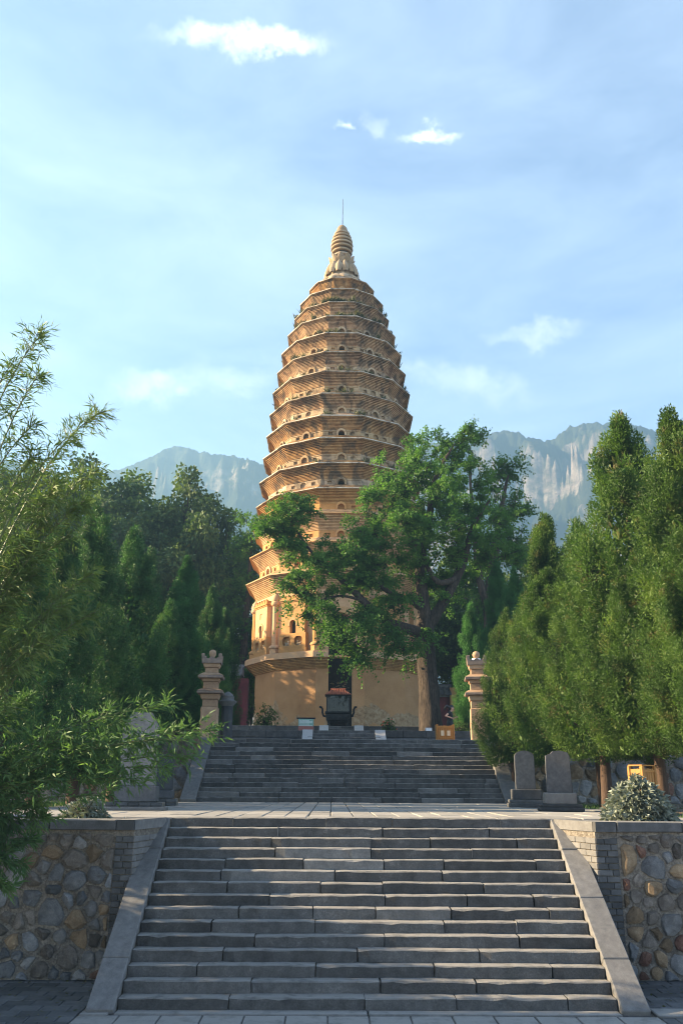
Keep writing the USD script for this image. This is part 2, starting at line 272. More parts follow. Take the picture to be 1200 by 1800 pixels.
M['bark_red'] = rock('conifer_bark', [(0.25, (0.0350, 0.0216, 0.0150)), (0.5, (0.0840, 0.0540, 0.0375)), (0.8, (0.1540, 0.1080, 0.0750))], 8.0, bump=1.0, dist=0.04, rnd=0.1, stretch=(3, 3, .5))
M['culm'] = plain('bamboo_culm', (.075, .10, .03), 0.5, var=.3, scale=4)
M['metal'] = plain('lightning_rod_metal', (.10, .10, .11), 0.5, 0.7, .1)

def pagoda_brick(name, ramp, row, stain=0.6, grad=None):
    nd = {'tc': ('texture_coordinate', {}), 'm1': ('mapping', {'scale': (1.0, 1.0, 1.0)}), 'n': ('noise_texture', {'scale': 0.9, 'detail': 9.0, 'roughness': 0.68, 'distortion': 0.6}),
          'm2': ('mapping', {'scale': (3.0, 3.0, 15.0)}), 'n2': ('noise_texture', {'scale': 1.0, 'detail': 3.0, 'roughness': 0.6}),
          'a': ('math', {'math_type': 'multiply_add', 'value2': 0.45}), 's': ('math', {'math_type': 'multiply_add', 'value2': 0.9, 'value3': -0.18}), 'r': ('rgb_ramp', {'ramp': ramp}), 'oi': ('object_info', {}), 'ov': ('map_range', {'to_min': 0.86, 'to_max': 1.12}), 'os': ('map_range', {'to_min': 1.08, 'to_max': 0.82}), 'hv': ('hsv', {}),
          'm3': ('mapping', {'scale': (1.0, 1.0, 0.55)}), 'n3': ('noise_texture', {'scale': 1.1, 'detail': 6.0, 'roughness': 0.7, 'distortion': 1.5}), 'q': ('map_range', {'from_min': grad or 0.50, 'from_max': (grad or 0.50) + 0.16, 'to_max': stain, 'clamp': True}), 'd': ('mix', {'mix_type': 'mix', 'color2': (.075, .062, .05)}),
          'b': ('bump', {'strength': 0.5, 'distance': 0.03}), 'p': ('principled_bsdf', {'roughness': 0.9, 'specular_ior_level': 0.15})}
    lk = [('tc.object', 'm1.vector'), ('m1.vector', 'n.vector'), ('tc.object', 'm2.vector'), ('m2.vector', 'n2.vector'), ('n2.fac', 'a.value1'), ('n.fac', 's.value1'), ('s.value', 'a.value3'), ('a.value', 'r.fac'),
          ('tc.object', 'm3.vector'), ('m3.vector', 'n3.vector'), ('n3.fac', 'q.value'), ('q.result', 'd.fac'), ('r.color', 'hv.color'), ('oi.random', 'ov.value'), ('ov.result', 'hv.value'), ('oi.random', 'os.value'), ('os.result', 'hv.saturation'), ('hv.color', 'd.color1'), ('d.color', 'p.base_color'), ('a.value', 'b.height'), ('b.normal', 'p.normal')]
    return look(name, nd, lk)
M['pag_hi'] = pagoda_brick('weathered_brick', [(0.22, (0.0854, 0.0533, 0.0293)), (0.38, (0.2440, 0.1243, 0.0537)), (0.48, (0.3782, 0.2189, 0.0976)), (0.58, (0.4392, 0.2722, 0.1269)), (0.74, (0.5612, 0.4024, 0.2245))], 1, stain=0.85, grad=0.45)
M['pag_lo'] = pagoda_brick('ochre_brick', [(0.22, (0.1680, 0.0978, 0.0459)), (0.4, (0.3696, 0.2118, 0.0872)), (0.55, (0.4704, 0.2879, 0.1240)), (0.8, (0.5600, 0.3802, 0.1929))], 1, stain=0.5)
M['pag_rim'] = pagoda_brick('pale_eave_mortar', [(0.26, (0.0665, 0.0534, 0.0413)), (0.38, (0.2660, 0.2070, 0.1505)), (0.50, (0.4940, 0.4232, 0.3268)), (0.7, (0.6460, 0.5704, 0.4730))], 1, stain=0.85)
M['pag_wall'] = pagoda_brick('pale_storey_plaster', [(0.22, (0.1307, 0.0851, 0.0484)), (0.38, (0.2941, 0.1935, 0.1032)), (0.5, (0.4085, 0.2864, 0.1580)), (0.7, (0.4902, 0.3715, 0.2258))], 1, stain=0.75, grad=0.46)
M['plaster_up'] = pagoda_brick('orange_plaster', [(0.15, (0.3600, 0.1862, 0.0723)), (0.45, (0.5000, 0.2793, 0.1148)), (0.8, (0.5600, 0.3430, 0.1530))], 1, stain=0.06)
M['finial'] = pagoda_brick('finial_stone', [(0.2, (0.1924, 0.1400, 0.0868)), (0.45, (0.3552, 0.2660, 0.1674)), (0.8, (0.4292, 0.3430, 0.2294))], 1, stain=0.4)
# plain plaster of the lower storey: ochre coat, worn to pale brick near its foot, a few scuffs
M['plaster_lo'] = look('ochre_plaster', {
    'tc': ('texture_coordinate', {}), 'n': ('noise_texture', {'scale': 0.7, 'detail': 8.0, 'roughness': 0.6}), 'r': ('rgb_ramp', {'ramp': [(0.25, (.36, .195, .088)), (0.5, (.45, .258, .122)), (0.75, (.50, .305, .155))]}),
    'x': ('separate_xyz', {}), 'n2': ('noise_texture', {'scale': 0.42, 'detail': 8.0, 'roughness': 0.6, 'distortion': 0.7}), 'h': ('math', {'math_type': 'multiply_add', 'value2': 5.0, 'value3': -1.45}), 'df': ('math', {'math_type': 'subtract'}),
    'k': ('map_range', {'from_min': -0.02, 'from_max': 0.10, 'clamp': True}), 'n3': ('noise_texture', {'scale': 5.0, 'detail': 6.0, 'roughness': 0.7}), 'r2': ('rgb_ramp', {'ramp': [(0.3, (.21, .13, .07)), (0.5, (.37, .25, .14)), (0.65, (.46, .35, .225))]}),
    'd': ('mix', {'mix_type': 'mix'}), 'n4': ('noise_texture', {'scale': 0.62, 'detail': 9.0, 'roughness': 0.62}), 'q': ('map_range', {'from_min': 0.665, 'from_max': 0.69, 'to_max': 0.55, 'clamp': True}), 'e': ('mix', {'mix_type': 'mix', 'color2': (.26, .17, .10)}),
    'b': ('bump', {'strength': 0.3, 'distance': 0.03}), 'p': ('principled_bsdf', {'roughness': 0.9, 'specular_ior_level': 0.15})},
    [('tc.object', 'n.vector'), ('n.fac', 'r.fac'), ('tc.object', 'x.vector'), ('tc.object', 'n2.vector'), ('n2.fac', 'h.value1'), ('h.value', 'df.value1'), ('x.z', 'df.value2'), ('df.value', 'k.value'), ('tc.object', 'n3.vector'), ('n3.fac', 'r2.fac'),
     ('r.color', 'd.color1'), ('r2.color', 'd.color2'), ('k.result', 'd.fac'), ('tc.object', 'n4.vector'), ('n4.fac', 'q.value'), ('q.result', 'e.fac'), ('d.color', 'e.color1'), ('e.color', 'p.base_color'), ('n3.fac', 'b.height'), ('b.normal', 'p.normal')])

M['conifer'] = leaf('conifer_leaf', [(0.05, (0.0220, 0.0510, 0.0100)), (0.35, (0.0600, 0.1224, 0.0220)), (0.6, (0.1100, 0.1887, 0.0340)), (0.8, (0.1750, 0.2397, 0.0550)), (1.0, (0.2700, 0.2856, 0.1000))], 0.35, scale=1.1, dry=((0.1700, 0.1275, 0.0550), .75))
M['conifer_dark'] = leaf('conifer_dark_leaf', [(0.05, (0.0224, 0.0650, 0.0189)), (0.35, (0.0476, 0.1274, 0.0336)), (0.6, (0.0812, 0.1885, 0.0462)), (0.8, (0.1330, 0.2470, 0.0651)), (1.0, (0.2240, 0.2990, 0.0945))], 0.25, scale=1.1, dry=((0.1400, 0.1430, 0.0525), .6))
M['cone_bright'] = leaf('conifer_fresh_leaf', [(0.05, (.022, .075, .020)), (0.35, (.045, .145, .036)), (0.6, (.070, .20, .048)), (0.8, (.11, .25, .065)), (1.0, (.18, .29, .09))], 0.3, scale=1.1)
M['ginkgo'] = leaf('ginkgo_leaf', [(0.05, (.030, .085, .016)), (0.35, (.070, .165, .030)), (0.6, (.115, .235, .042)), (0.8, (.18, .30, .065)), (1.0, (.29, .37, .11))], 0.42, scale=0.9)
M['broad'] = leaf('dark_broad_leaf', [(0.1, (0.0436, 0.0863, 0.0276)), (0.4, (0.0869, 0.1495, 0.0414)), (0.7, (0.1490, 0.2156, 0.0553)), (0.95, (0.2795, 0.3163, 0.0805))], 0.25, scale=0.5)
M['bamboo'] = leaf('bamboo_leaf', [(0.1, (0.0752, 0.1415, 0.0462)), (0.45, (0.1315, 0.2160, 0.0653)), (0.75, (0.2066, 0.2846, 0.0864)), (0.9, (0.3194, 0.3143, 0.1153)), (1.0, (0.4508, 0.2946, 0.1440))], 0.24, scale=1.6, dry=((0.2640, 0.2208, 0.0900), .5))
M['bamboo_green'] = leaf('bamboo_green_leaf', [(0.1, (0.0535, 0.1176, 0.0463)), (0.45, (0.0980, 0.1871, 0.0642)), (0.75, (0.1514, 0.2584, 0.0802)), (1.0, (0.2851, 0.3564, 0.1426))], 0.35, scale=1.6)
M['silver'] = leaf('silver_leaf', [(0.1, (.13, .155, .125)), (0.5, (.24, .27, .22)), (0.9, (.36, .39, .32))], 0.12, scale=4.0, rough=0.45, spec=0.4)
M['bush'] = leaf('bush_leaf', [(0.1, (.035, .075, .02)), (0.5, (.065, .12, .03)), (0.9, (.12, .17, .05))], 0.35, scale=3.0)
M['grass'] = leaf('grass_leaf', [(0.1, (.03, .08, .02)), (0.5, (.055, .12, .03)), (0.9, (.10, .15, .05))], 0.3, scale=3.0)
M['weed'] = leaf('dry_weed_leaf', [(0.1, (.05, .06, .025)), (0.5, (.10, .10, .045)), (0.9, (.17, .14, .08))], 0.3, scale=3.0)
M['flower'] = plain('red_flower', (.55, .09, .04), 0.6, var=.2)
# ------------------------------------------------------------------ ground, terrace, plaza
rng = np.random.default_rng(11)
ZT, ZP = 2.42, 4.62                    # terrace and plaza levels
Y0, Y1, Y2, Y3 = 13.2, 16.45, 30.0, 33.3   # foot and head of the two flights
SX, SHW = 0.52, 3.43                   # lower flight: centre and half width
UX, UHW = 0.62, 5.12                   # upper flight

def terrain_height(x, y):
    h = np.zeros_like(x)
    h = np.where(y > 16.6, 2.30, h)
    h = np.where(y > 33.6, 4.50, h)
    far = np.clip((y - 75) / 500.0, 0, 1)
    side = np.clip((np.abs(x) - 60) / 500.0, 0, 1)
    n = meshkit.fbm(np.stack([x * .004, y * .004, np.zeros_like(x)], -1), 4, 3)
    h = h + (far ** 1.2) * 50 * (0.4 + 1.2 * n) + side * 30 * (n - 0.35)
    h = h + np.where((y > 16.6) & (np.abs(x) > 7), 0.16 * (meshkit.fbm(np.stack([x * .6, y * .6, 0 * x], -1), 3, 5) - .5), 0)
    return h
def grid_mesh(xs, ys, fn):
    X, Y = np.meshgrid(xs, ys, indexing='ij'); Z = fn(X, Y)
    v = np.stack([X, Y, Z], -1).reshape(-1, 3); n, m = len(xs), len(ys)
    i, j = np.meshgrid(np.arange(n - 1), np.arange(m - 1), indexing='ij')
    q = np.stack([i * m + j, (i + 1) * m + j, (i + 1) * m + j + 1, i * m + j + 1], -1).reshape(-1, 4)
    return v, np.vstack([q[:, [0, 1, 2]], q[:, [0, 2, 3]]])
gx = np.concatenate([-np.geomspace(660, 16, 30), np.linspace(-15, 15, 61), np.geomspace(16, 660, 30)])
gy = np.concatenate([np.linspace(-80, 12, 12), [16.58, 16.62], np.linspace(17, 33.5, 40), [33.58, 33.62], np.linspace(34, 75, 24), np.geomspace(80, 1400, 40)])
_gv, _gf = grid_mesh(gx, gy, terrain_height); HAZE_FLOOR = min(-1.2, float(_gv[:, 2].min()) - 1.0)
solo('ground', (_gv, _gf), M['soil'], kind='structure', smooth=40)

# lower court paving: small dark tiles at both sides, pale slabs along the foot of the stairs
court = thing('lower_courtyard_pavement', None, None, kind='structure')
part('bedding', box(-9, 10, 5.0, 15.6, -0.2, 0.006), M['mortar'], court)
def slabs(parent, x0, x1, y0, y1, cols, rows, z0, z1, mat, gap, rng, stagger=0.0, b=0.012, jz=0.005, name='paving_slab', alongy=False):
    dy = (y1 - y0) / rows
    for r in range(rows):
        dx = (x1 - x0) / cols; off = stagger * dx * (r % 2)
        edges = [x0] + [x0 + off + k * dx for k in range(0 if off else 1, cols + (0 if not off else 1))] + [x1]
        edges = sorted(set(round(float(e), 4) for e in edges if x0 <= e <= x1))
        for a, c in zip(edges[:-1], edges[1:]):
            if c - a < 0.06: continue
            dz = rng.uniform(-jz, jz)
            m = mat if not isinstance(mat, list) else mat[int(rng.integers(len(mat)))]
            part(name, stone(a + gap, c - gap, y0 + r * dy + gap, y0 + (r + 1) * dy - gap, z0, z1 + dz, b, .003, rng), m, parent)
slabs(court, -6.6, -3.40, 12.35, 15.25, 8, 10, 0.0, 0.03, M['tile'], .006, rng, .5, .008, .004, 'paving_tile')
slabs(court, 4.44, 7.4, 12.35, 15.25, 8, 10, 0.0, 0.03, M['tile'], .006, rng, .5, .008, .004, 'paving_tile')
slabs(court, -3.38, 4.42, 11.6, 12.98, 14, 3, 0.0, 0.032, M['step_pale'], .006, rng, .5, .01, .004, 'paving_slab')
part('foot_slab', stone(-3.36, -2.98, 12.92, 13.12, 0.0, .06, .015, .004, rng), M['step_pale'], court)

# terrace: body and paving
terr = thing('terrace_paving', None, None, kind='structure')
tb = MB(); tb.add(*box(-7.2, 6.9, 16.47, 30.3, 1.0, ZT - .035))
tb.add(*box(-9.5, -3.32, 15.52, 16.47, .2, ZT - .035)); tb.add(*box(4.36, 10, 15.52, 16.47, .2, ZT - .035))
part('bedding', tb.mesh(), M['mortar'], terr)
pv = [M['paver']] * 5 + [M['step_pale']]
slabs(terr, -2.62, 3.44, 16.5, 29.95, 14, 9, ZT - .06, ZT, pv, .010, rng, 0.0, .012, .006)
slabs(terr, -7.1, -2.64, 16.5, 29.95, 4, 10, ZT - .06, ZT, pv, .007, rng, .5, .012, .006)
slabs(terr, 3.46, 6.8, 16.5, 29.95, 3, 10, ZT - .06, ZT, pv, .007, rng, .5, .012, .006)

# plaza and its two low steps up to the pagoda
plaza = thing('upper_plaza', None, None, kind='structure')
part('paving', box(-16, 18, Y3 + .02, 60, 3.6, ZP), M['paver'], plaza)
fills = MB(); fills.add(*box(-16, UX - UHW - .4, 32.2, Y3 + .02, 2.0, ZP - .004)); fills.add(*box(UX + UHW + .4, 18, 32.2, Y3 + .02, 2.0, ZP - .004))
part('embankment', fills.mesh(), M['soil'], plaza)

def flight(name, label, cx, hw, ya, yb, za, zb, n, per_row, bev, jit, mats, rng, longest):
    """A flight of n risers, every step stone a piece of its own."""
    t = thing(name, label, 'staircase')
    rise, run = (zb - za) / n, (yb - ya) / (n - 1)
    core = MB()
    for k in range(n):
        core.add(*box(cx - hw - .02, cx + hw + .02, ya + k * run + .10, yb + .6, za + k * rise - .02, za + (k + 1) * rise - .03))
    part('core', core.mesh(), M['mortar'], t)
    for k in range(n):
        cuts = [0.0]
        while cuts[-1] < 1: cuts.append(cuts[-1] + rng.uniform(.65, 1.35) / per_row)
        cuts = np.array(cuts); cuts[-1] = 1.0
        if cuts[-1] - cuts[-2] < .25 / per_row: cuts = np.delete(cuts, -2)
        xs = cx - hw + cuts * 2 * hw
        dy_row = rng.uniform(-.012, .012)
        for a, b in zip(xs[:-1], xs[1:]):
            g = rng.uniform(.005, .016)
            yy, dz = ya + k * run + dy_row + rng.uniform(-.014, .014), rng.uniform(-.006, .006)
            z1 = za + (k + 1) * rise + dz
            if k == n - 1: z1 = min(z1, zb + .004)
            depth = run + .16 if k < n - 1 else .5
            c = box(a + g, b - g, yy, yy + depth, za + k * rise - .012, z1)[0] + rng.uniform(-jit, jit, (8, 3))
            c[:, 0] = np.clip(c[:, 0], cx - hw + .004, cx + hw - .004)
            part('step_stone', rough_block(c, bev, rng), mats[int(rng.integers(len(mats)))], t)
        if rng.random() < (.22 if per_row < 6 else .12):
            x = xs[int(rng.integers(1, max(2, len(xs) - 1)))]; w_ = rng.uniform(.008, .02)
            part('mortar_patch', cbox(box(x - w_, x + w_, yy - .004, yy + .1, za + k * rise + .01, min(z1, zb) + .003)[0] + rng.uniform(-.006, .006, (8, 3)), .006), M['stele_pale'], t)
    return t
def rough_block(c, bev, rng):
    """A long stone with worn, uneven front arrises: chamfered box cut in cross sections along x, each a little off."""
    L = c[1, 0] - c[0, 0]; n = max(2, int(L / 0.17) + 1)
    V = []
    for i in range(n + 1):
        t = i / n; lerp = lambda a, b: c[a] * (1 - t) + c[b] * t
        p0, p1, p2, p3 = lerp(0, 1), lerp(3, 2), lerp(7, 6), lerp(4, 5)     # front-low, back-low, back-top, front-top
        w = (rng.uniform(.5, 1.1) if rng.random() < .93 else rng.uniform(1.2, 2.0)) * bev; q = rng.uniform(-.005, .005); qz = rng.uniform(-.003, .003)
        end = .5 * bev if i in (0, n) else 0.0
        V += [p0 + [0, end + q, bev * .5], p0 + [0, end + bev * .5 + q, 0], p1, p2 + [0, 0, qz], p3 + [0, w * 1.3 + q + end, qz - end * .6], p3 + [0, q * 1.3 + end, -w + qz]]
    V = np.array(V); F = []
    for i in range(n):
        for k in range(6):
            a, b = i * 6 + k, i * 6 + (k + 1) % 6
            F += [[a, a + 6, b + 6], [a, b + 6, b]]
    F += [[0, k, k + 1] for k in range(1, 5)]; o = n * 6; F += [[o, o + k + 1, o + k] for k in range(1, 5)]
    F = np.array(F)[:, ::-1]
    return V, F
_st = [M['step']] * 6 + [M['step_pale']]
low = flight('stone_staircase', 'wide lower flight of worn grey stone steps rising from the courtyard to the terrace', SX, SHW, Y0, Y1, 0.04, ZT, 15, 4.6, .018, .007, [M['step']] * 11 + [M['step_pale']], rng, 2.0)
part('plinth_stone', stone(SX - SHW - .0, SX - .02, Y0 - .22, Y0 + .2, 0.0, .052, .012, .004, rng), M['step_pale'], low)
part('plinth_stone', stone(SX + .0, SX + SHW, Y0 - .22, Y0 + .2, 0.0, .05, .012, .004, rng), M['step_pale'], low)
part('plinth_stone', stone(4.42, 5.05, Y0 - .25, Y0 + .15, 0.0, .05, .012, .004, rng), M['step_pale'], low)
up = flight('stone_staircase', 'broad upper flight of dark grey stone steps rising from the terrace to the pagoda plaza', UX, UHW, Y2, Y3, ZT, ZP, 14, 7.5, .016, .006, [M['step']] * 7 + [M['step_pale']], rng, 2.0)
def cheeks(parent, cx, hw, w, ya, yb, za, zb, cuts, mat, rng, foot=.16):
    """Sloping slabs that flank a flight, laid on a solid cheek wall."""
    for s in (-1, 1):
        xi, xo = cx + s * (hw + .005), cx + s * (hw + w)
        x0, x1 = min(xi, xo), max(xi, xo)
        fn = lambda t: np.array([ya + (yb - ya) * t, za + (zb - za) * t])
        y_a, y_b = ya, yb
        body = Polygon([(ya + .03, za - .06), (yb + .5, za - .06), (yb + .5, zb - .02), (yb, zb - .02), (ya + .03, za + .005)])
        v, f = extrude(body, (x1 - x0) - .012)
        v = np.stack([v[:, 2] + x0 + .006, v[:, 0], v[:, 1]], 1)
        part('cheek_wall', (v, f), M['mortar'], parent)
        for a, b in zip(cuts[:-1], cuts[1:]):
            (y_0, z_0), (y_1, z_1) = fn(a), fn(b); d = np.array([y_1 - y_0, z_1 - z_0]); L = np.hypot(*d); d /= L; nrm = np.array([-d[1], d[0]]); g = .005
            A, B = np.array([y_0, z_0]) + d * g, np.array([y_1, z_1]) - d * g; th = .13; li = rng.uniform(-.005, .008)
            lo, hi = -.05 * nrm, (th - .05 + li) * nrm
            c = [[x0, *(A + lo)], [x1, *(A + lo)], [x1, *(B + lo)], [x0, *(B + lo)], [x0, *(A + hi)], [x1, *(A + hi)], [x1, *(B + hi)], [x0, *(B + hi)]]
            part('cheek_slab', cbox(np.array(c) + rng.uniform(-.003, .003, (8, 3)), .012), mat, parent)
cheeks(low, SX, SHW, .385, 13.04, 16.42, .03, ZT - .07, [0, .22, .52, .80, 1.0], M['cheek'], rng)
cheeks(up, UX, UHW, .52, 29.75, 33.35, ZT + .02, ZP - .02, [0, .30, .62, 1.0], M['cheek'], rng)

# ------------------------------------------------------------------ rubble retaining walls with brick piers
RUB = ['rub0'] * 6 + ['rub1'] * 4 + ['rub3'] * 7 + ['rub4'] * 3 + ['rub2'] * 1
def rubble(parent, u0, u1, w0, w1, M4, rng, size=(.17, .60), n_try=2500, bulge=.07, maxn=260, sides=9):
    """Irregular stones packed in the rectangle u0..u1 x w0..w1 of a wall face, each a bulging mesh; M4 maps (u, w, out) to the world."""
    pts, rad = [], []
    for _ in range(n_try):
        p = np.array([rng.uniform(u0, u1), rng.uniform(w0, w1)]); r = size[0] + (size[1] - size[0]) * rng.random() ** 1.8
        r *= .5
        if all(np.hypot(*(p - q)) > (r + s) * .88 for q, s in zip(pts, rad)):
            pts.append(p); rad.append(r)
        if len(pts) >= maxn: break
    pts, rad = np.array(pts), np.array(rad)
    # power-diagram-like cells: clip by weighted bisectors
    for i in range(len(pts)):
        cell = sbox(u0, w0, u1, w1)
        d = np.hypot(*(pts - pts[i]).T); near = np.argsort(d)[1:14]
        for j in near:
            v = pts[j] - pts[i]; L = np.hypot(*v); v = v / L; cut = (L * L + rad[i] ** 2 - rad[j] ** 2) / (2 * L); n = np.array([-v[1], v[0]]); c = pts[i] + v * cut
            half = Polygon([c + n * 5, c - n * 5, c - n * 5 - v * 10, c + n * 5 - v * 10])
            cell = cell.intersection(half)
            if cell.is_empty: break
        gap = rng.uniform(.006, .030)
        cell = cell.buffer(-gap - .010).buffer(.010) if not cell.is_empty else cell
        if cell.is_empty or cell.geom_type != 'Polygon' or cell.area < .004: continue
        c = np.array(cell.centroid.coords[0]); L = cell.exterior.length
        ring = np.array([cell.exterior.interpolate(t * L).coords[0] for t in (np.arange(sides) + rng.random() * .5) / sides])
        ring = c + (ring - c) * rng.uniform(.84, 1.07, (sides, 1)); ctr = c
        if not Polygon(ring).exterior.is_ccw: ring = ring[::-1]
        bl = bulge * rng.uniform(.4, 1.3) * min(1, cell.area / .05 + .4)
        h1 = bl * rng.uniform(.45, .95, sides)
        base = np.column_stack([ring, np.full(sides, -.06)]); mid = np.column_stack([ctr + (ring - ctr) * .97, h1 * .6]); top = np.column_stack([ctr + (ring - ctr) * rng.uniform(.50, .90, (sides, 1)), h1 * .6 + bl * rng.uniform(.25, .6, sides)])
        V = np.vstack([base, mid, top, [[*(ctr + rng.normal(0, .012, 2)), bl * rng.uniform(.85, 1.15)]]]); F = []
        for k in range(sides):
            k2 = (k + 1) % sides
            for o in (0, sides): F += [[o + k, o + k2, o + sides + k2], [o + k, o + sides + k2, o + sides + k]]
            F.append([2 * sides + k, 2 * sides + k2, 3 * sides])
        V = V @ M4[:3, :3].T + M4[:3, 3]
        part('rubble_stone', (V, np.array(F)), M[RUB[int(rng.integers(len(RUB)))]], parent, smooth=24)
def retaining(side, label, x_in, x_pier, x_out, yw, chamfer_to, rng):
    """A rubble wall with a coping, ended by a brick pier whose inner corner is splayed back to the stairs."""
    t = thing('stone_retaining_wall', label, 'stone wall')
    zt = ZT - .165
    a, b = min(x_pier, x_out), max(x_pier, x_out)
    part('mortar_bed', box(a, b, yw + .012, yw + .32, -.1, zt), M['mortar'], t)
    rubble(t, a + .02, b, .02, zt - .03, frame([1, 0, 0], [0, -1, 0], [0, 0, 1], [0, yw, 0]), rng)
    # coping of tooled stones
    xs = np.arange(a, b + .01, 1.1) if side > 0 else np.arange(b, a - .01, -1.1)[::-1]
    xs = np.unique(np.clip(np.append(np.append(xs, a), b), a, b))
    for p, q in zip(xs[:-1], xs[1:]):
        if q - p > .05: part('coping_stone', stone(p + .004, q - .004, yw - .05, yw + .42, zt + .002, ZT, .014, .004, rng), M['coping'], t)
    # pier: front face x_in..x_pier, then the splay from (x_in, yw) to chamfer_to
    s = side; P0, P1 = np.array([x_in, yw - .012]), np.array(chamfer_to); d = P1 - P0; L = np.hypot(*d); d /= L
    x0, x1 = min(x_in, x_pier), max(x_in, x_pier)
    poly = Polygon([(x_pier, yw + .012), (x_in, yw + .012), (P1[0], P1[1]), (P1[0] , yw + 1.2), (x_pier, yw + 1.2)]).buffer(-.004)
    v, f = extrude(poly, zt); part('pier_core', (v, f), M['mortar'], t)
    ch, rows = .0985, int(zt / .0985)
    nrm = np.array([d[1], -d[0]]);  nrm = nrm if nrm[1] < 0 else -nrm
    for r in range(rows):
        z0 = .0 + r * ch + .004; z1 = z0 + ch - .012
        if z1 > zt - .002: break
        w = x1 - x0; cuts = [x0, x0 + w * (.5 if r % 2 else .68), x1] if r % 3 else [x0, x0 + w * .38, x1]
        for p, q in zip(cuts[:-1], cuts[1:]):
            part('brick', stone(p + .004, q - .004, yw - .014 + rng.uniform(-.004, .004), yw + .11, z0, z1, .006, .002, rng), M['brick_grey'], t)
        cl = (z0 - .03) / (ZT - .1)                         # where the stair's cheek hides the splay
        ycl = 13.04 + (16.42 - 13.04) * min(1, max(0, cl))
        tmin = max(0.0, min(L, (13.4 + (z0 / ZT) * 3.2 - P0[1]) / max(d[1], 1e-6) * 0))
        cs = np.linspace(0, L, 5) if r % 2 else np.array([0, L * .13, L * .38, L * .63, L * .88, L])
        for p, q in zip(cs[:-1], cs[1:]):
            A, B = P0 + d * (p + .003), P0 + d * (q - .003); out = nrm * (.012 + rng.uniform(-.004, .004)); inn = -nrm * .07
            xc, yc = (A + B) / 2
            c = np.array([[*(A + out), z0], [*(B + out), z0], [*(B + inn), z0], [*(A + inn), z0], [*(A + out), z1], [*(B + out), z1], [*(B + inn), z1], [*(A + inn), z1]])
            if s < 0: pass
            else: c = c[[1, 0, 3, 2, 5, 4, 7, 6]]
            part('brick', cbox(c, .006), M['brick_pale'], t)
    cap = Polygon([(x_pier, yw - .05), (x_in, yw - .05), (P1[0] + nrm[0] * .04, P1[1] + nrm[1] * .04), (P1[0], P1[1] + .2), (x_pier, yw + .42)]).buffer(-.006, join_style=2)
    cut = sbox(min(x_in, x_pier) - .02, yw - 1, max(x_in, x_pier) + .001, yw + 3)
    for g, mt in ((cap.intersection(cut), M['coping']), (cap.difference(cut), M['cheek'])):
        g = g.buffer(-.004, join_style=2)
        v, f = extrude(g, .16); v[:, 2] += zt + .004
        part('coping_stone', (v, f), mt, t)
    return t
retaining(-1, 'rubble retaining wall with grey brick pier left of the lower stairs, under the bamboo', -3.27, -3.57, -6.8, 15.12, (-2.99, 16.3), np.random.default_rng(5))
retaining(1, 'rubble retaining wall with grey brick pier right of the lower stairs, under the silvery shrub', 4.41, 4.77, 8.0, 15.22, (4.03, 16.3), np.random.default_rng(9))
# the rubble faces that hold up the plaza, beside the upper flight
bw = thing('stone_retaining_wall', 'rough rubble wall behind the two steles and tree trunks, right of the upper stairs', 'stone wall')
part('mortar_bed', box(UX + UHW + .55, 17, 31.95, 32.2, 1.6, ZP - .02), M['mortar'], bw)
rubble(bw, UX + UHW + .56, 15.5, ZT - .05, ZP - .03, frame([1, 0, 0], [0, -1, 0], [0, 0, 1], [0, 31.95, 0]), np.random.default_rng(21), (.3, .75), 900, .09, 110, 9)
bw = thing('stone_retaining_wall', 'brown rubble wall left of the upper stairs, half hidden by arching bamboo', 'stone wall')
part('mortar_bed', box(-15, UX - UHW - .55, 31.95, 32.2, 1.6, ZP - .02), M['mortar'], bw)
rubble(bw, -10.0, UX - UHW - .56, ZT - .05, ZP - .03, frame([1, 0, 0], [0, -1, 0], [0, 0, 1], [0, 31.95, 0]), np.random.default_rng(22), (.3, .7), 600, .09, 70, 9)

# podium of the pagoda: two low walls of dressed blocks, each with a few steps between pale cheek blocks
pod = thing('pagoda_podium', 'low dark stone podium of two tiers in front of the pagoda', 'podium')
PZ1, PZ2 = 5.22, 5.66
part('upper_fill', box(-13, 14, 42.2, 60, 4.5, PZ2 - .02), M['dark_stone'], pod)
part('lower_fill', box(-14, 15, 38.2, 42.3, 4.5, PZ1 - .02), M['dark_stone'], pod)
def courses(x0, x1, y, z0, z1, n, w, skip):
    h = (z1 - z0) / n
    for r in range(n):
        x = x0 - rng.uniform(0, w)
        while x < x1:
            ww = w * rng.uniform(.7, 1.3); a, b = max(x, x0), min(x + ww, x1); x += ww
            if b - a < .1: continue
            for p, q in ([(a, min(b, skip[0])), (max(a, skip[1]), b)]):
                if q - p > .12: part('podium_block', stone(p + .006, q - .006, y + rng.uniform(-.01, .01), y + .3, z0 + r * h + .004, z0 + (r + 1) * h - (.0 if r == n - 1 else .004), .012, .004, rng), M['dark_stone' if r < n - 1 else 'step'], pod)
s1, s2 = (at(540, 1292, 37.5)[0], at(669, 1292, 37.5)[0]), (at(569, 1279, 41.5)[0], at(631, 1279, 41.5)[0])
courses(-9, 10.5, 38.0, ZP, PZ1, 2, 1.3, s1)
courses(-9, 10.5, 42.0, PZ1, PZ2, 2, 1.3, s2)
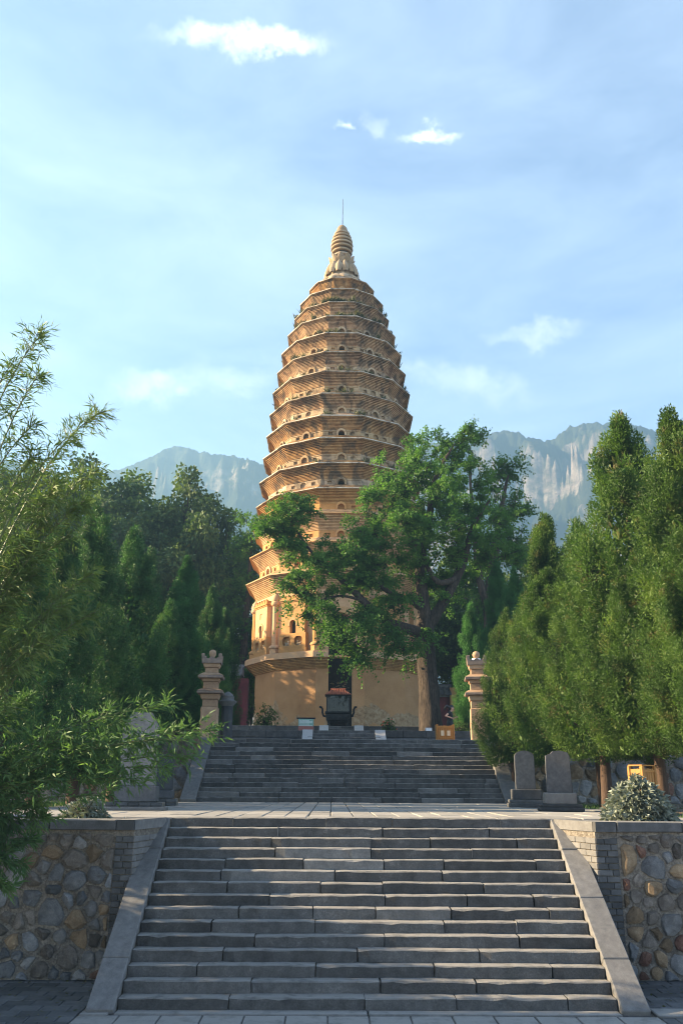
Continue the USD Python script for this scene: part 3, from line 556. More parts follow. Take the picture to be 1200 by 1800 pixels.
for (a, b), y, z0, z1, n in ((s1, 38.0, ZP, PZ1, 4), (s2, 42.0, PZ1, PZ2, 3)):
    for k in range(n):
        for p, q in ((a, (a + b) / 2 - .2 * (k % 2)), ((a + b) / 2 - .2 * (k % 2), b)):
            part('podium_step', stone(p + .006, q - .006, y - (n - k - 1) * .28 , y + .3, z0 + k * (z1 - z0) / n + .002, z0 + (k + 1) * (z1 - z0) / n - .002, .012, .004, rng), M['step'], pod)
    for x in (a, b):
        w = .22
        c = np.array([[x - w, y - (n - 1) * .30, z0], [x + w, y - (n - 1) * .30, z0], [x + w, y + .02, z0], [x - w, y + .02, z0], [x - w, y - (n - 1) * .28, z0 + .12], [x + w, y - (n - 1) * .28, z0 + .12], [x + w, y + .02, z1 + .03], [x - w, y + .02, z1 + .03]])
        part('cheek_block', cbox(c, .015), M['block'], pod)
# ------------------------------------------------------------------ the pagoda
PX, PY, PB = 0.41, 54.0, 5.66
pag = thing('brick_pagoda', 'tall twelve-sided ochre brick pagoda with fifteen close-set eaves and a stone spire', 'pagoda', (PX, PY, PB))
EZ = lambda z: z + 3.0 - PB            # eye-relative height -> height above the pagoda's foot
A0 = -PI / 2 + PI / 12                 # vertices at +-15 degrees either side of the front
C15 = math.cos(PI / 12)
TIERS = [(6.12, 11.93), (5.96, 13.68), (5.81, 15.47), (5.67, 17.09), (5.52, 18.77), (5.33, 20.49), (5.15, 22.08), (5.00, 23.67), (4.83, 25.3), (4.56, 26.85), (4.29, 28.36), (3.89, 29.85), (3.45, 31.2), (3.05, 32.47), (2.40, 33.76)]
prng = np.random.default_rng(3)
def face_frame(k, R):                  # face k (0 = front, counted counter-clockwise seen from above), circumradius R
    a = -PI / 2 + k * PI / 6; n = np.array([math.cos(a), math.sin(a), 0]); u = np.array([-math.sin(a), math.cos(a), 0])
    return frame(u, n, [0, 0, 1], n * R * C15)
def onface(mb, k, R, poly, d0, d1, z=0.0):      # shapely polygon (u, w) standing on face k, from depth d0 to d1 along the outward normal
    v, f = extrude(poly, d1 - d0); v[:, 2] += d0; v[:, 1] += z
    Fm = face_frame(k, R)
    mb.add(v @ Fm[:3, :3].T + Fm[:3, 3], f)
def halfw(R): return R * math.sin(PI / 12)

BASE_R, LEDGE_Z = 5.32, EZ(7.20)
COR_Z = EZ(6.30)                       # foot of the corbel band under the body
door_u = 0.665
DOOR_TOP = EZ(9.5)
# base: twelve plaster faces, the front one with the doorway cut through
b = MB()
for k in range(12):
    hw = halfw(BASE_R) ; poly = Polygon([(-hw, 0), (hw, 0), (hw, COR_Z + .02), (-hw, COR_Z + .02)])
    if k == 0: poly = poly.difference(sbox(-door_u, -1, door_u, 20))
    for g in getattr(poly, 'geoms', [poly]): onface(b, k, BASE_R, g, -1.2 if k == 0 else -.5, 0)
part('base_wall', b.mesh(), M['plaster_lo'], pag)
# corbel band and ledge, open at the doorway
def ring_faces(mb, prof, skip_front=None):
    """Stepped ring of rectangular courses (R, z0, z1, inner R); the front face may have a gap of half width skip_front."""
    for (R, z0, z1, Ri) in prof:
        for k in range(12):
            ho, hi = halfw(R), halfw(Ri)
            ok = -1
            quad = [(-ho, 0.0), (ho, 0.0), (hi, -(R - Ri) * C15), (-hi, -(R - Ri) * C15)]
            polys = [Polygon(quad)]
            if k == 0 and skip_front:
                polys = list(Polygon(quad).difference(sbox(-skip_front, -9, skip_front, 9)).geoms)
            Fm = face_frame(k, R)
            for pl in polys:
                v, f = extrude(pl, z1 - z0)
                w = v[:, :1] * Fm[:3, 0] + v[:, 1:2] * Fm[:3, 2] + Fm[:3, 3]; w[:, 2] = v[:, 2] + z0
                mb.add(w, f)
def solid_ring(mb, prof):              # closed 12-sided solid of revolution-like profile
    v, f = revolve(prof, 12, A0, cap=False); mb.add(v, f)
cb = MB(); nc = 7; ch = (LEDGE_Z - .36 - COR_Z) / nc
for i in range(nc):
    R = 5.35 + .50 * ((i + 1) / nc) ** 1.1
    ring_faces(cb, [(R, COR_Z + i * ch, COR_Z + (i + 1) * ch - .018, 4.6), (R - .02, COR_Z + (i + 1) * ch - .018, COR_Z + (i + 1) * ch, 4.6)], door_u)
part('corbel_band', cb.mesh(), M['pag_lo'], pag)
lb = MB(); ring_faces(lb, [(5.99, LEDGE_Z - .36, LEDGE_Z - .07, 4.6), (5.93, LEDGE_Z - .07, LEDGE_Z, 4.6)], door_u)
part('ledge', lb.mesh(), M['plaster_up'], pag)
lt = MB(); onface(lt, 0, BASE_R, sbox(-door_u - .0, LEDGE_Z - .34, door_u, LEDGE_Z - .2), -.35, .30)
part('door_lintel', lt.mesh(), M['plaster_up'], pag)
# body
BODY_R = 5.42; BODY_TOP = EZ(10.86)
bd = MB(); BH = BODY_TOP - LEDGE_Z
for k in range(12):
    hw = halfw(BODY_R); poly = Polygon([(-hw, 0), (hw, 0), (hw, BH), (-hw, BH)])
    if k % 3 == 0: poly = poly.difference(arch(door_u * 2, DOOR_TOP - LEDGE_Z, 0, -.01))
    for g in getattr(poly, 'geoms', [poly]): onface(bd, k, BODY_R, g, -.9, 0, LEDGE_Z)
part('body_wall', bd.mesh(), M['plaster_up'], pag)
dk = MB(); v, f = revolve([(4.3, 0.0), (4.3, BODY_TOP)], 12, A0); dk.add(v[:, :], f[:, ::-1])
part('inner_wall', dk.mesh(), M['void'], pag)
for k in (0,):
    a = MB(); ao = arch(door_u * 2 + .62, DOOR_TOP - LEDGE_Z + .36, 0, 0).difference(arch(door_u * 2, DOOR_TOP - LEDGE_Z, 0, -.02)).difference(sbox(-3, -1, 3, 1.1))
    onface(a, k, BODY_R, ao, .002, .07, LEDGE_Z); part('door_arch', a.mesh(), M['plaster_up'], pag)
# columns at the corners: moulded foot, octagonal shaft, lotus-bud capital
for k in range(12):
    a = A0 + k * PI / 6; c = np.array([math.cos(a), math.sin(a), 0]) * (BODY_R + .02); c[2] = LEDGE_Z
    m = MB()
    v, f = revolve([(.30, 0), (.30, .34), (.24, .36)], 6, a); m.add(v + c, f)
    part('column_shaft', (lambda q: (q[0] + c, q[1]))(revolve([(.185, .5), (.175, BH - .75)], 8, a + PI / 8)), M['plaster_up'], pag)
    v, f = revolve([(.33, .36), (.34, .42), (.30, .50), (.20, .565)], 16); m.add(v + c, f)
    part('column_base', m.mesh(), M['plaster_up'], pag, 40)
    v, f = revolve([(.18, BH - .80), (.27, BH - .72), (.28, BH - .56), (.22, BH - .50), (.25, BH - .40), (.21, BH - .2), (.10, BH - .06), (.02, BH + .05)], 10); part('column_capital', (v + c, f), M['plaster_up'], pag, 40)
# pavilion niches on the eight faces between the doors
lion_rng = np.random.default_rng(8)
def lion(k, R, u, w, s):               # little seated lion in high relief
    pts = [((-.10 * s, .02), .055), ((-.08 * s, .12), .08), ((.06 * s, .10), .085), ((.09 * s, .22), .075), ((.10 * s, .01), .045), ((-.02 * s, .02), .04), ((-.16 * s, .2), .03)]
    m = MB()
    for (x, y), r in pts:
        sp = trimesh.creation.icosphere(1, r); v = np.array(sp.vertices); v = np.stack([v[:, 0] + u + x, v[:, 1] + w + y, v[:, 2] * .8 - .10], 1)
        Fm = face_frame(k, R); m.add(v @ Fm[:3, :3].T + Fm[:3, 3], np.array(sp.faces))
    return m.mesh()
NR = BODY_R + .30 / C15
for k in range(12):
    if k % 3 == 0: continue
    m = MB(); z = LEDGE_Z
    onface(m, k, NR, sbox(-.93, .16, .93, .26).union(sbox(-.93, .0, .93, .16)), -.30, .02, z)
    ped = sbox(-.90, .26, .90, 1.12)
    for su in (-.40, .40): ped = ped.difference(Point(su, .66).buffer(.30).intersection(sbox(su - .27, .40, su + .27, .93)))
    onface(m, k, NR, ped, -.16, .03, z); onface(m, k, NR, sbox(-.90, .26, .90, 1.12), -.30, -.161, z)
    part('niche_pedestal', m.mesh(), M['plaster_up'], pag)
    for su in (-.40, .40): part('carved_lion', lion(k, NR, su, LEDGE_Z + .42, 1 if su < 0 else -1), M['finial'], pag, 60)
    m = MB(); wall = sbox(-.80, 1.12, .80, 2.98).difference(arch(.40, .78, 0, 1.12)).difference(sbox(-.17, 2.28, .17, 2.62))
    onface(m, k, NR, wall, -.298, -.01, z); onface(m, k, NR, sbox(-.17, 2.28, .17, 2.62), -.2, -.05, z)
    part('niche_front', m.mesh(), M['plaster_up'], pag)
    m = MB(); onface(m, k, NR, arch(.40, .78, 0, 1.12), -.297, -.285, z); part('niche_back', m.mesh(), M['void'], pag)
    m = MB(); onface(m, k, NR, arch(.62, .92, 0, 1.12).difference(arch(.40, .80, 0, 1.1)).difference(sbox(-1, 0, 1, 1.55)), -.01, .025, z); part('niche_arch', m.mesh(), M['plaster_up'], pag)
    m = MB()
    for w0, w1, h0, d in ((.84, 2.98, 3.06, .03), (.90, 3.06, 3.16, .08)): onface(m, k, NR, sbox(-w0, w1, w0, h0), -.3, d, z)
    for i in range(5):
        x = -.66 + i * .33; onface(m, k, NR, Polygon([(x - .13, 3.16), (x + .13, 3.16), (x + .11, 3.36), (x + .05, 3.28), (x, 3.42), (x - .05, 3.28), (x - .11, 3.36)]), -.1, .02, z)
    onface(m, k, NR, sbox(-.70, 3.16, .70, 3.34), -.3, -.1, z)
    part('niche_cornice', m.mesh(), M['plaster_up'], pag)
# storeys: wall, windows, corbelled eave
def corbel(prof_R0, R1, z0, z1, n, mb, power=1.6, joint=.03):
    h = (z1 - z0) / n; pts = []
    for i in range(n):
        R = prof_R0 + (R1 - prof_R0) * ((i + 1) / n) ** power
        pts += [(R, z0 + i * h + joint), (R, z0 + (i + 1) * h)]
        if i < n - 1: pts += [(R - joint * 1.2, z0 + (i + 1) * h), (R - joint * 1.2, z0 + (i + 1) * h + joint)]
    return pts
def weather(v, amp, seed):             # uneven old brickwork
    n = meshkit.fbm(v * 1.3, 3, seed) - .5; r = v.copy(); s = 1 + (amp * n / np.maximum(np.hypot(v[:, 0], v[:, 1]), .5))
    r[:, 0] *= s; r[:, 1] *= s; r[:, 2] += amp * .6 * (meshkit.fbm(v * .9 + 7, 3, seed + 1) - .5)
    return r
def dense_ring(prof, per=8, seed=0, amp=.0):       # 12-gon ring, each side cut into `per` spans so that wear can show
    prof = np.asarray(prof, float); corners = A0 + np.arange(12) * PI / 6
    base = []
    for k in range(12):
        p, q = np.array([math.cos(corners[k]), math.sin(corners[k])]), np.array([math.cos(corners[k] + PI / 6), math.sin(corners[k] + PI / 6)])
        for t in np.arange(per) / per: base.append(p + (q - p) * t)
    base = np.array(base); n, m = len(base), len(prof)
    v = np.concatenate([np.repeat(base[None] * prof[:, None, :1], 1, 0), np.repeat(prof[:, None, 1:2], n, 1)], -1).reshape(-1, 3)
    i, k = np.meshgrid(np.arange(m - 1), np.arange(n), indexing='ij')
    q = np.stack([i * n + k, i * n + (k + 1) % n, (i + 1) * n + (k + 1) % n, (i + 1) * n + k], -1).reshape(-1, 4)
    if amp: v = weather(v, amp, seed)
    return v, np.vstack([q[:, [0, 1, 2]], q[:, [0, 2, 3]]])
WIN_DARK = {5, 7, 9, 11, 15}
for i, (R, ze) in enumerate(TIERS):
    tier = i + 1; z_rim = EZ(ze)
    Rw = BODY_R if i == 0 else R * .885 - .02
    nb = max(7, int(round(11 - i * .22)))
    if i == 0: zc = BODY_TOP - .02; wall0 = None
    else:
        zp = EZ(TIERS[i - 1][1]); gapz = z_rim - zp
        roof = min(.34, .22 * gapz + .02); wall0 = zp + roof; zc = wall0 + gapz * (.27 if i < 12 else .2)
        brick = M['pag_lo'] if i < 4 else M['pag_hi']
    brick = M['pag_lo'] if i < 4 else M['pag_hi']
    rim = .085
    prof = [(Rw - .02, zc)] + corbel(Rw + .03, R - .10, zc, z_rim - rim, nb, None)
    part('eave', dense_ring(prof, 6, 50 + i, .03 if i else .015), brick, pag)
    # rim course: pale mortar, chipped
    rp = [(R - .14, z_rim - rim), (R, z_rim - rim), (R, z_rim - .03), (R - .05, z_rim), (R - .25, z_rim + .03)]
    part('eave_rim', dense_ring(rp, 10, 90 + i, .07 if i > 2 else .03), M['pag_rim'] if i > 2 else M['plaster_up'], pag)
    # stepped roof above the rim, drawing in to the next wall
    Rn = TIERS[i + 1][0] * .885 - .02 if i < 14 else 1.55
    gz = (EZ(TIERS[i + 1][1]) - z_rim) if i < 14 else 1.6
    rz = min(.34, .22 * gz + .02)
    rf = [(R - .24, z_rim + .01)]
    for s in range(4):
        rr = R - .24 - (R - .24 - Rn - .04) * (s + 1) / 4; rf += [(rf[-1][0], z_rim + .01 + rz * (s + 1) / 4), (rr, z_rim + .01 + rz * (s + 1) / 4)]
    part('eave_roof', dense_ring(rf, 5, 130 + i, .03), M['pag_hi'] if i > 2 else brick, pag)
    if i == 0: continue
    # wall panels with blind niches; the faces towards the back are plain
    H = zc - wall0 + .03; hw = halfw(Rw); w = MB()
    sc = min(1.0, H / .52); aw, ah = .40 * sc + .05, H * 1.12; fy = H * .16
    fronts = [k for k in range(12) if k in (0, 1, 2, 3, 9, 10, 11)]
    for k in range(12):
        poly = Polygon([(-hw, 0), (hw, 0), (hw, H), (-hw, H)])
        if k in fronts:
            fr = MB(); gone = not (k == 0 and tier in WIN_DARK) and prng.random() < .34      # some surrounds have crumbled away
            poly = poly.difference(arch(aw, ah - .1 - fy, 0, fy))
            if hw > .75:
                for su in [q for q in (-1, 1) if prng.random() < .8]: poly = poly.difference(sbox(su * hw * .58 - .15 * sc, H * .26, su * hw * .58 + .15 * sc, H * .68))
            onface(w, k, Rw, sbox(-hw, 0, hw, H).difference(arch(aw, ah - .1 - fy, 0, fy)) if (k == 0 and tier in WIN_DARK) else sbox(-hw, 0, hw, H), -.6, -.11, wall0 - .02)
            ring = arch(aw + .24 * sc, ah + .03 - fy, 0, fy).difference(arch(aw, ah - .1 - fy, 0, fy - .01))
            onface(fr, k, Rw, ring, -.02, .11, wall0 - .02)
            for su in (-1, 1): onface(fr, k, Rw, sbox(su * (aw / 2 + .13 * sc + .002) if su > 0 else -hw * .95, H * .80, su * hw * .95 if su > 0 else -(aw / 2 + .13 * sc + .002), H * .90), -.02, .03, wall0 - .02)
            if not gone: part('window_surround', fr.mesh(), M['pag_wall'] if i > 3 else M['plaster_up'], pag)
        onface(w, k, Rw, poly, -.11, 0, wall0 - .02)
    part('storey_wall', w.mesh(), M['pag_wall'] if i > 3 else M['plaster_up'], pag)
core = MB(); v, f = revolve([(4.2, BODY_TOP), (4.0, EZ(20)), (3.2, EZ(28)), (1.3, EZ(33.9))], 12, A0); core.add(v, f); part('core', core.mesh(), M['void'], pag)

# spire: lotus seats, seven rings, jewel, lightning rod
sp0 = EZ(33.98)
SPZ = lambda z: EZ(z)
def petals(n, r0, z0, r1, z1, w, th, a0=0.0, curl=0.0):
    for k in range(n):
        a = a0 + 2 * PI * k / n; c, s = math.cos(a), math.sin(a); P = []
        for t in np.linspace(0, 1, 5):
            r = r0 + (r1 - r0) * t + .12 * math.sin(PI * t) * (1 - curl); z = z0 + (z1 - z0) * t; ww = w * (math.sin(PI * min(.15 + t * .85, .97))) ** .6
            for q in (-1, -.5, 0, .5, 1): P.append([r + th * (1 - q * q), q * ww, z])
        P = np.array(P); V = np.stack([P[:, 0] * c - P[:, 1] * s, P[:, 0] * s + P[:, 1] * c, P[:, 2]], 1); F = []
        for i in range(4):
            for j in range(4): q = i * 5 + j; F += [[q, q + 1, q + 6], [q, q + 6, q + 5]]
        part('lotus_petal', (V, np.array(F)), M['finial'], pag, 60)
part('spire_base', revolve([(1.62, SPZ(33.9)), (1.56, SPZ(34.35)), (1.3, SPZ(34.5)), (1.1, SPZ(34.6)), (.92, SPZ(35.6)), (.6, SPZ(35.7)), (.5, SPZ(36.3)), (.6, SPZ(36.5))], 24), M['finial'], pag, 40)
petals(12, 1.20, SPZ(34.75), 1.66, SPZ(34.2), .36, .10, .1, .5)
petals(14, 1.12, SPZ(35.05), .78, SPZ(36.12), .27, .16, .0)
petals(10, .62, SPZ(36.12), .92, SPZ(36.72), .29, .08, .2, .8)
rr = [.66, .76, .82, .82, .78, .70, .58]
z0r, z1r = SPZ(36.7), SPZ(38.95); hr = (z1r - z0r) / 7
part('spire_shaft', revolve([(.52, z0r - .3), (.56, z0r + 3 * hr), (.38, z1r)], 20), M['dark_stone'], pag, 40)
for k, r in enumerate(rr):
    z = z0r + k * hr; part('spire_ring', revolve([(r * .6, z + hr * .34), (r * .95, z + hr * .34), (r, z + hr * .46), (r * .99, z + hr * .80), (r * .92, z + hr * .95), (r * .6, z + hr * .99)], 28), M['finial'], pag, 35)
part('jewel', revolve([(.30, z1r - .02), (.40, z1r + .06), (.42, z1r + .22), (.36, z1r + .42), (.22, z1r + .60), (.06, z1r + .70), (.01, z1r + .74)], 20), M['finial'], pag, 50)
part('lightning_rod', tube([[.03, -.05, z1r + .5], [.05, -.05, SPZ(41.95)]], [.035, .018], 6), M['metal'], pag)
# carved screen and offering table inside the doorway
al = MB(); al.add(*box(-.62, .62, -4.35, -4.28, EZ(4.4), EZ(5.7)))
part('carved_screen', al.mesh(), M['void'], pag)
cr = MB(); arng = np.random.default_rng(4)
for _ in range(70):
    x, z = arng.uniform(-.56, .56), EZ(arng.uniform(4.55, 5.6)); sph = trimesh.creation.icosphere(1, arng.uniform(.025, .06)); cr.add(np.array(sph.vertices) * [1.6, .5, .8] + [x, -4.37, z], np.array(sph.faces))
part('screen_carving', cr.mesh(), M['gold'], pag, kind='stuff')
# weeds rooted on the eaves
wm = MB(); wr = np.random.default_rng(17)
for _ in range(150):
    i = int(wr.choice([12, 11, 10, 9, 8, 7, 6, 4], p=[.32, .18, .12, .10, .10, .08, .06, .04])); R, ze = TIERS[i]
    k = int(wr.choice([0, 1, 11, 2, 10, 3, 9], p=[.24, .15, .19, .13, .13, .08, .08])); Rr = R - wr.uniform(.12, .42); hw = halfw(Rr); u = wr.uniform(-hw, hw)
    if i == 11 + 1 and k in (1, 2, 3) and wr.random() < .5: continue
    Fm = face_frame(k, Rr); p = np.array([u, 0, 0]); p = Fm[:3, :3] @ p + Fm[:3, 3]; p[2] = EZ(ze) + .05
    n = int(wr.integers(14, 34)); hgt = wr.uniform(.22, .62); d = rdir(wr, n) * [.6, .6, .3]; d[:, 2] = np.abs(d[:, 2]) + wr.uniform(.3, 1.0, n)
    c = np.repeat(p[None], n, 0) + wr.normal(0, .07, (n, 3)) * [1, 1, .2]
    wm.add(*kites(c, d, rdir(wr, n), hgt * wr.uniform(.4, 1.1, n), .022 + .02 * wr.random(n), .4, .1))
wv, wf = wm.mesh(); wv = wv + [PX, PY, PB]
solo('eave_weeds', (wv, wf), M['weed'], 'dry weeds and grass tufts growing along the eaves of the pagoda', 'weeds', kind='stuff')
# ------------------------------------------------------------------ mountains and the air before them
def mountain(name, label, sil, D, az_pad, seed, mat, rows=(0.45, 1.18), cliff=1.0, na=460, nr=150):
    """A range standing D metres off, its crest at the height the sky line has, with ribs, gullies and cliffs in between."""
    pts = np.array([[*np.array(ray(px, py))] for px, py in sil])
    az = np.arctan2(pts[:, 0], pts[:, 1]); el = pts[:, 2] / np.hypot(pts[:, 0], pts[:, 1])
    o = np.argsort(az); az, el = az[o], el[o]
    A = np.linspace(az[0] - az_pad, az[-1] + az_pad, na); E = np.interp(A, az, el)
    fade = np.interp(A, [A[0], az[0], az[-1], A[-1]], [.35, 1, 1, .35]); E = E * fade
    r = np.linspace(rows[0], rows[1], nr)
    AA, RR = np.meshgrid(A, r, indexing='ij')
    X, Yw = np.sin(AA) * RR * D, np.cos(AA) * RR * D
    w1 = meshkit.fbm(np.stack([X * .0035, Yw * .0035, 0 * X + seed], -1), 4, seed) - .5
    w2 = meshkit.fbm(np.stack([X * .012, Yw * .012, 0 * X + seed], -1), 5, seed + 3)
    ridge = 1 - np.abs(w2 * 2 - 1)
    fine = meshkit.fbm(np.stack([X * .05, Yw * .05, 0 * X], -1), 4, seed + 7) - .5
    sm = lambda x, a_, b_: (lambda q: q * q * (3 - 2 * q))(np.clip((x - a_) / (b_ - a_), 0, 1))
    wob = w1 * .30 + (ridge - .7) * .10 + fine * .05 * cliff         # buttresses stand forward, gullies run back
    Rw_ = RR + wob
    prof = .16 * sm(Rw_, r[0], .72) + cliff * (.24 * sm(Rw_, .70, .745) + .10 * sm(Rw_, .79, .81) + .16 * sm(Rw_, .86, .90)) + (1 - cliff) * .40 * sm(Rw_, .62, .95) + .44 * sm(Rw_, .62, 1.03)
    prof = prof + (.05 * (ridge - .6) + .03 * fine) * sm(RR, r[0], .7)
    prof = np.where(RR > 1.0, prof - .5 * (RR - 1.0), prof)
    prof = np.clip(prof, 0.0, None)
    H = prof * D
    slope = H / (RR * D)
    from scipy.ndimage import gaussian_filter1d
    H = H * gaussian_filter1d(E / np.maximum(slope.max(1), 1e-6), 1.5 + 5.0 * max(0, cliff - .5))[:, None]
    jag = meshkit.fbm(np.stack([A * 220, 0 * A, 0 * A + seed], -1), 4, seed + 20) - .5
    H = H * (1 + .012 * jag)[:, None]
    v = np.stack([np.sin(AA) * RR * D, np.cos(AA) * RR * D, H + 1.0], -1).reshape(-1, 3)
    n, m = na, nr; i, j = np.meshgrid(np.arange(n - 1), np.arange(m - 1), indexing='ij')
    f = np.stack([i * m + j, (i + 1) * m + j, (i + 1) * m + j + 1, i * m + j + 1], -1).reshape(-1, 4)
    return solo(name, (v, np.vstack([f[:, [0, 1, 2]], f[:, [0, 2, 3]]])), mat, label, kind='structure', smooth=True)
M['mountain'] = look('mountain_rock_and_scrub', {
    'g': ('geometry', {}), 'x': ('separate_xyz', {}), 'mp': ('mapping', {'scale': (.010, .010, .0075)}), 'n': ('noise_texture', {'scale': 1.0, 'detail': 9.0, 'roughness': 0.66, 'distortion': 0.8}),
    'k': ('math', {'math_type': 'multiply_add', 'value2': 0.5, 'value3': 0.0}), 'a': ('math', {'math_type': 'add'}), 'q': ('map_range', {'from_min': 0.55, 'from_max': 0.63, 'clamp': True}),
    'n2': ('noise_texture', {'scale': 0.035, 'detail': 8.0, 'roughness': 0.72}), 'rr': ('rgb_ramp', {'ramp': [(0.3, (.10, .076, .063)), (0.5, (.21, .175, .15)), (0.7, (.31, .275, .235))]}), 'rg': ('rgb_ramp', {'ramp': [(0.3, (.016, .022, .013)), (0.55, (.036, .045, .026)), (0.8, (.07, .075, .045))]}),
    'm': ('mix', {'mix_type': 'mix'}), 'b': ('bump', {'strength': 1.0, 'distance': 14.0}), 'p': ('principled_bsdf', {'roughness': 0.95, 'specular_ior_level': 0.05})},
    [('g.position', 'mp.vector'), ('mp.vector', 'n.vector'), ('g.true_normal', 'x.vector'), ('x.z', 'k.value1'), ('n.fac', 'a.value1'), ('k.value', 'a.value2'), ('a.value', 'q.value'), ('g.position', 'n2.vector'), ('n2.fac', 'rr.fac'), ('n2.fac', 'rg.fac'),
     ('rr.color', 'm.color1'), ('rg.color', 'm.color2'), ('q.result', 'm.fac'), ('n2.fac', 'b.height'), ('b.normal', 'p.normal'), ('m.color', 'p.base_color')])
mountain('mountain', 'high rocky mountain with pale cliffs beyond the trees on the right', [(700, 800), (760, 775), (800, 772), (845, 760), (875, 755), (900, 753), (930, 765), (955, 770), (968, 774), (980, 760), (1000, 748), (1025, 740), (1060, 741), (1085, 749), (1100, 742), (1115, 741), (1150, 755), (1200, 775)], 1000.0, .06, 4, M['mountain'])
mountain('mountain', 'hazy wooded ridge rising to a round top left of the pagoda', [(0, 800), (40, 812), (90, 835), (150, 832), (200, 825), (225, 818), (255, 805), (285, 790), (310, 782), (330, 785), (350, 791), (375, 795), (400, 797), (430, 803), (460, 812), (520, 830), (600, 850)], 1120.0, .05, 9, M['mountain'], cliff=.55)
HZ0, HZ1 = HAZE_FLOOR, 545.0
hz = solo('haze', box(-680, 680, -84, 1420, HZ0, HZ1), look('haze', {'v': ('principled_volume', {'color': (.36, .66, 1.0), 'density': 0.00055, 'anisotropy': 0.25})}, [], surface=None, volume='v.volume'), kind='stuff')

# ------------------------------------------------------------------ vegetation
def conifer(name, label, seed, H, rmax, mat, bark, loc, group, dens=1.0, plume_r=.17, trunk_h=.10, rz=0.0):
    """Arborvitae: many steep plumes of scale-leaf sprays around a trunk; the outline is a lumpy flame."""
    r = np.random.default_rng(seed)
    t = thing(name, label, 'conifer', loc, rz, None, group)
    z0 = H * trunk_h
    env = lambda s: rmax * np.where(s < .18, .66 + .34 * (s / .18) ** .7, np.maximum(0, 1 - ((s - .18) / .82) ** 1.65) ** .85 + .02)
    nP = int(135 * dens * (H / 8) ** .6); C, D, S, L, W = [], [], [], [], []
    for i in range(nP):
        s = (i + r.random()) / nP; s = s ** 1.05; ang = r.random() * 2 * PI
        R = float(env(np.array(s))) * (.72 + .38 * r.random()); tip = np.array([math.cos(ang) * R, math.sin(ang) * R, z0 + (H - z0) * min(1.0, s * 1.0)])
        ln = (.10 + .09 * r.random()) * H * (1.15 - .55 * s)
        dirn = np.array([math.cos(ang) * .36, math.sin(ang) * .36, 1.0]); dirn[:2] *= (1.25 - s); dirn /= np.linalg.norm(dirn)
        tip = tip + dirn * ln * .35
        n = int(540 * dens); q = r.random(n) ** .8
        pr = plume_r * 1.35 * (H / 8) * (1.2 - .4 * s)
        prof = np.sin(np.clip(.12 + .88 * (1 - q), 0, 1) * PI * .92) ** .7 * pr
        off = rdir(r, n) * (prof * np.sqrt(r.random(n)))[:, None]
        c = tip - dirn * (q * ln)[:, None] + off
        o = off / (np.linalg.norm(off, axis=1, keepdims=True) + 1e-6)
        d = dirn * .5 + o * .7 + rdir(r, n) * .7
        C.append(c); D.append(d); S.append(rdir(r, n)); L.append(r.uniform(.045, .105, n)); W.append(r.uniform(.009, .018, n))
    # inner shaded sprays that close the crown
    n = int(5000 * dens); s = r.random(n) ** 1.2; ang = r.random(n) * 2 * PI; R = env(s) * .68 * np.sqrt(r.random(n))
    C.append(np.stack([np.cos(ang) * R, np.sin(ang) * R, z0 + (H - z0) * s * .94], 1)); D.append(np.array([0, 0, 1.0]) + rdir(r, n) * .8); S.append(rdir(r, n)); L.append(r.uniform(.12, .24, n)); W.append(r.uniform(.03, .055, n))
    C, D, S, L, W = (np.concatenate(x) for x in (C, D, S, L, W))
    ok = C[:, 2] > z0 * (.80 + .35 * meshkit.noise(np.stack([C[:, 0] * 2, C[:, 1] * 2, 0 * C[:, 0]], -1), seed)); C, D, S, L, W = C[ok], D[ok], S[ok], L[ok], W[ok]
    part('crown', kites(C, D, S, L, W, .5, 0, .25), M[mat], t)
    zz = np.linspace(0, H * .8, 7); pts = np.stack([.05 * np.sin(zz + seed), .05 * np.cos(zz * 1.3), zz], 1)
    tr = MB(); tr.add(*tube(pts, .030 * H * .55 * np.array([1.25, 1.0, .85, .7, .5, .3, .1]) + .01, 8))
    for k in range(5):
        a = r.random() * 2 * PI; z = z0 + H * (.02 + .08 * r.random()); tr.add(*tube([[0, 0, z], [math.cos(a) * .25, math.sin(a) * .25, z + .25], [math.cos(a) * .55 * rmax, math.sin(a) * .55 * rmax, z + .8]], [.05, .04, .02], 5))
    part('trunk', tr.mesh(), M[bark], t, 60)
    return t
def place(px, py_tip, Y, zb, H0):          # where a tree of unit height H0 must stand and its scale so that its tip meets the photograph's
    p = at(px, py_tip, Y); return (p[0], Y, zb), (p[2] - zb) / H0
RG, LG = 'conifers beside the upper stairs on the right', 'conifers in the row on the left'
protos = {}
def row(specs, group):
    for (px, py, Y, zb, wid, kind, label) in specs:
        (x, y, z), s = place(px, py, Y, zb, 8.0)
        sr = wid / s                                       # wid: crown radius wanted, metres
        srn = np.random.default_rng(int(px * 7 + py)); rz = srn.random() * 2 * PI
        mat, seed, rm = {'a': ('conifer', 1, 1.25), 'b': ('conifer', 2, 1.45), 'c': ('conifer_dark', 3, 1.3), 'd': ('conifer_dark', 4, 1.5), 'e': ('cone_bright', 5, 1.15), 'f': ('conifer', 6, 1.7)}[kind]
        k = wid / (rm * s)
        if kind not in protos:
            protos[kind] = conifer('conifer_tree', label, seed, 8.0, rm, mat, 'bark_red', (x, y, z), group, trunk_h=.20 if kind in 'abf' else .07, rz=rz)
            UsdGeom.Xformable(protos[kind]).AddScaleOp().Set(Gf.Vec3f(k * s, k * s, s))
        else:
            copy(protos[kind], 'conifer_tree', label, 'conifer', (x, y, z), rz, (k * s, k * s, s), group)
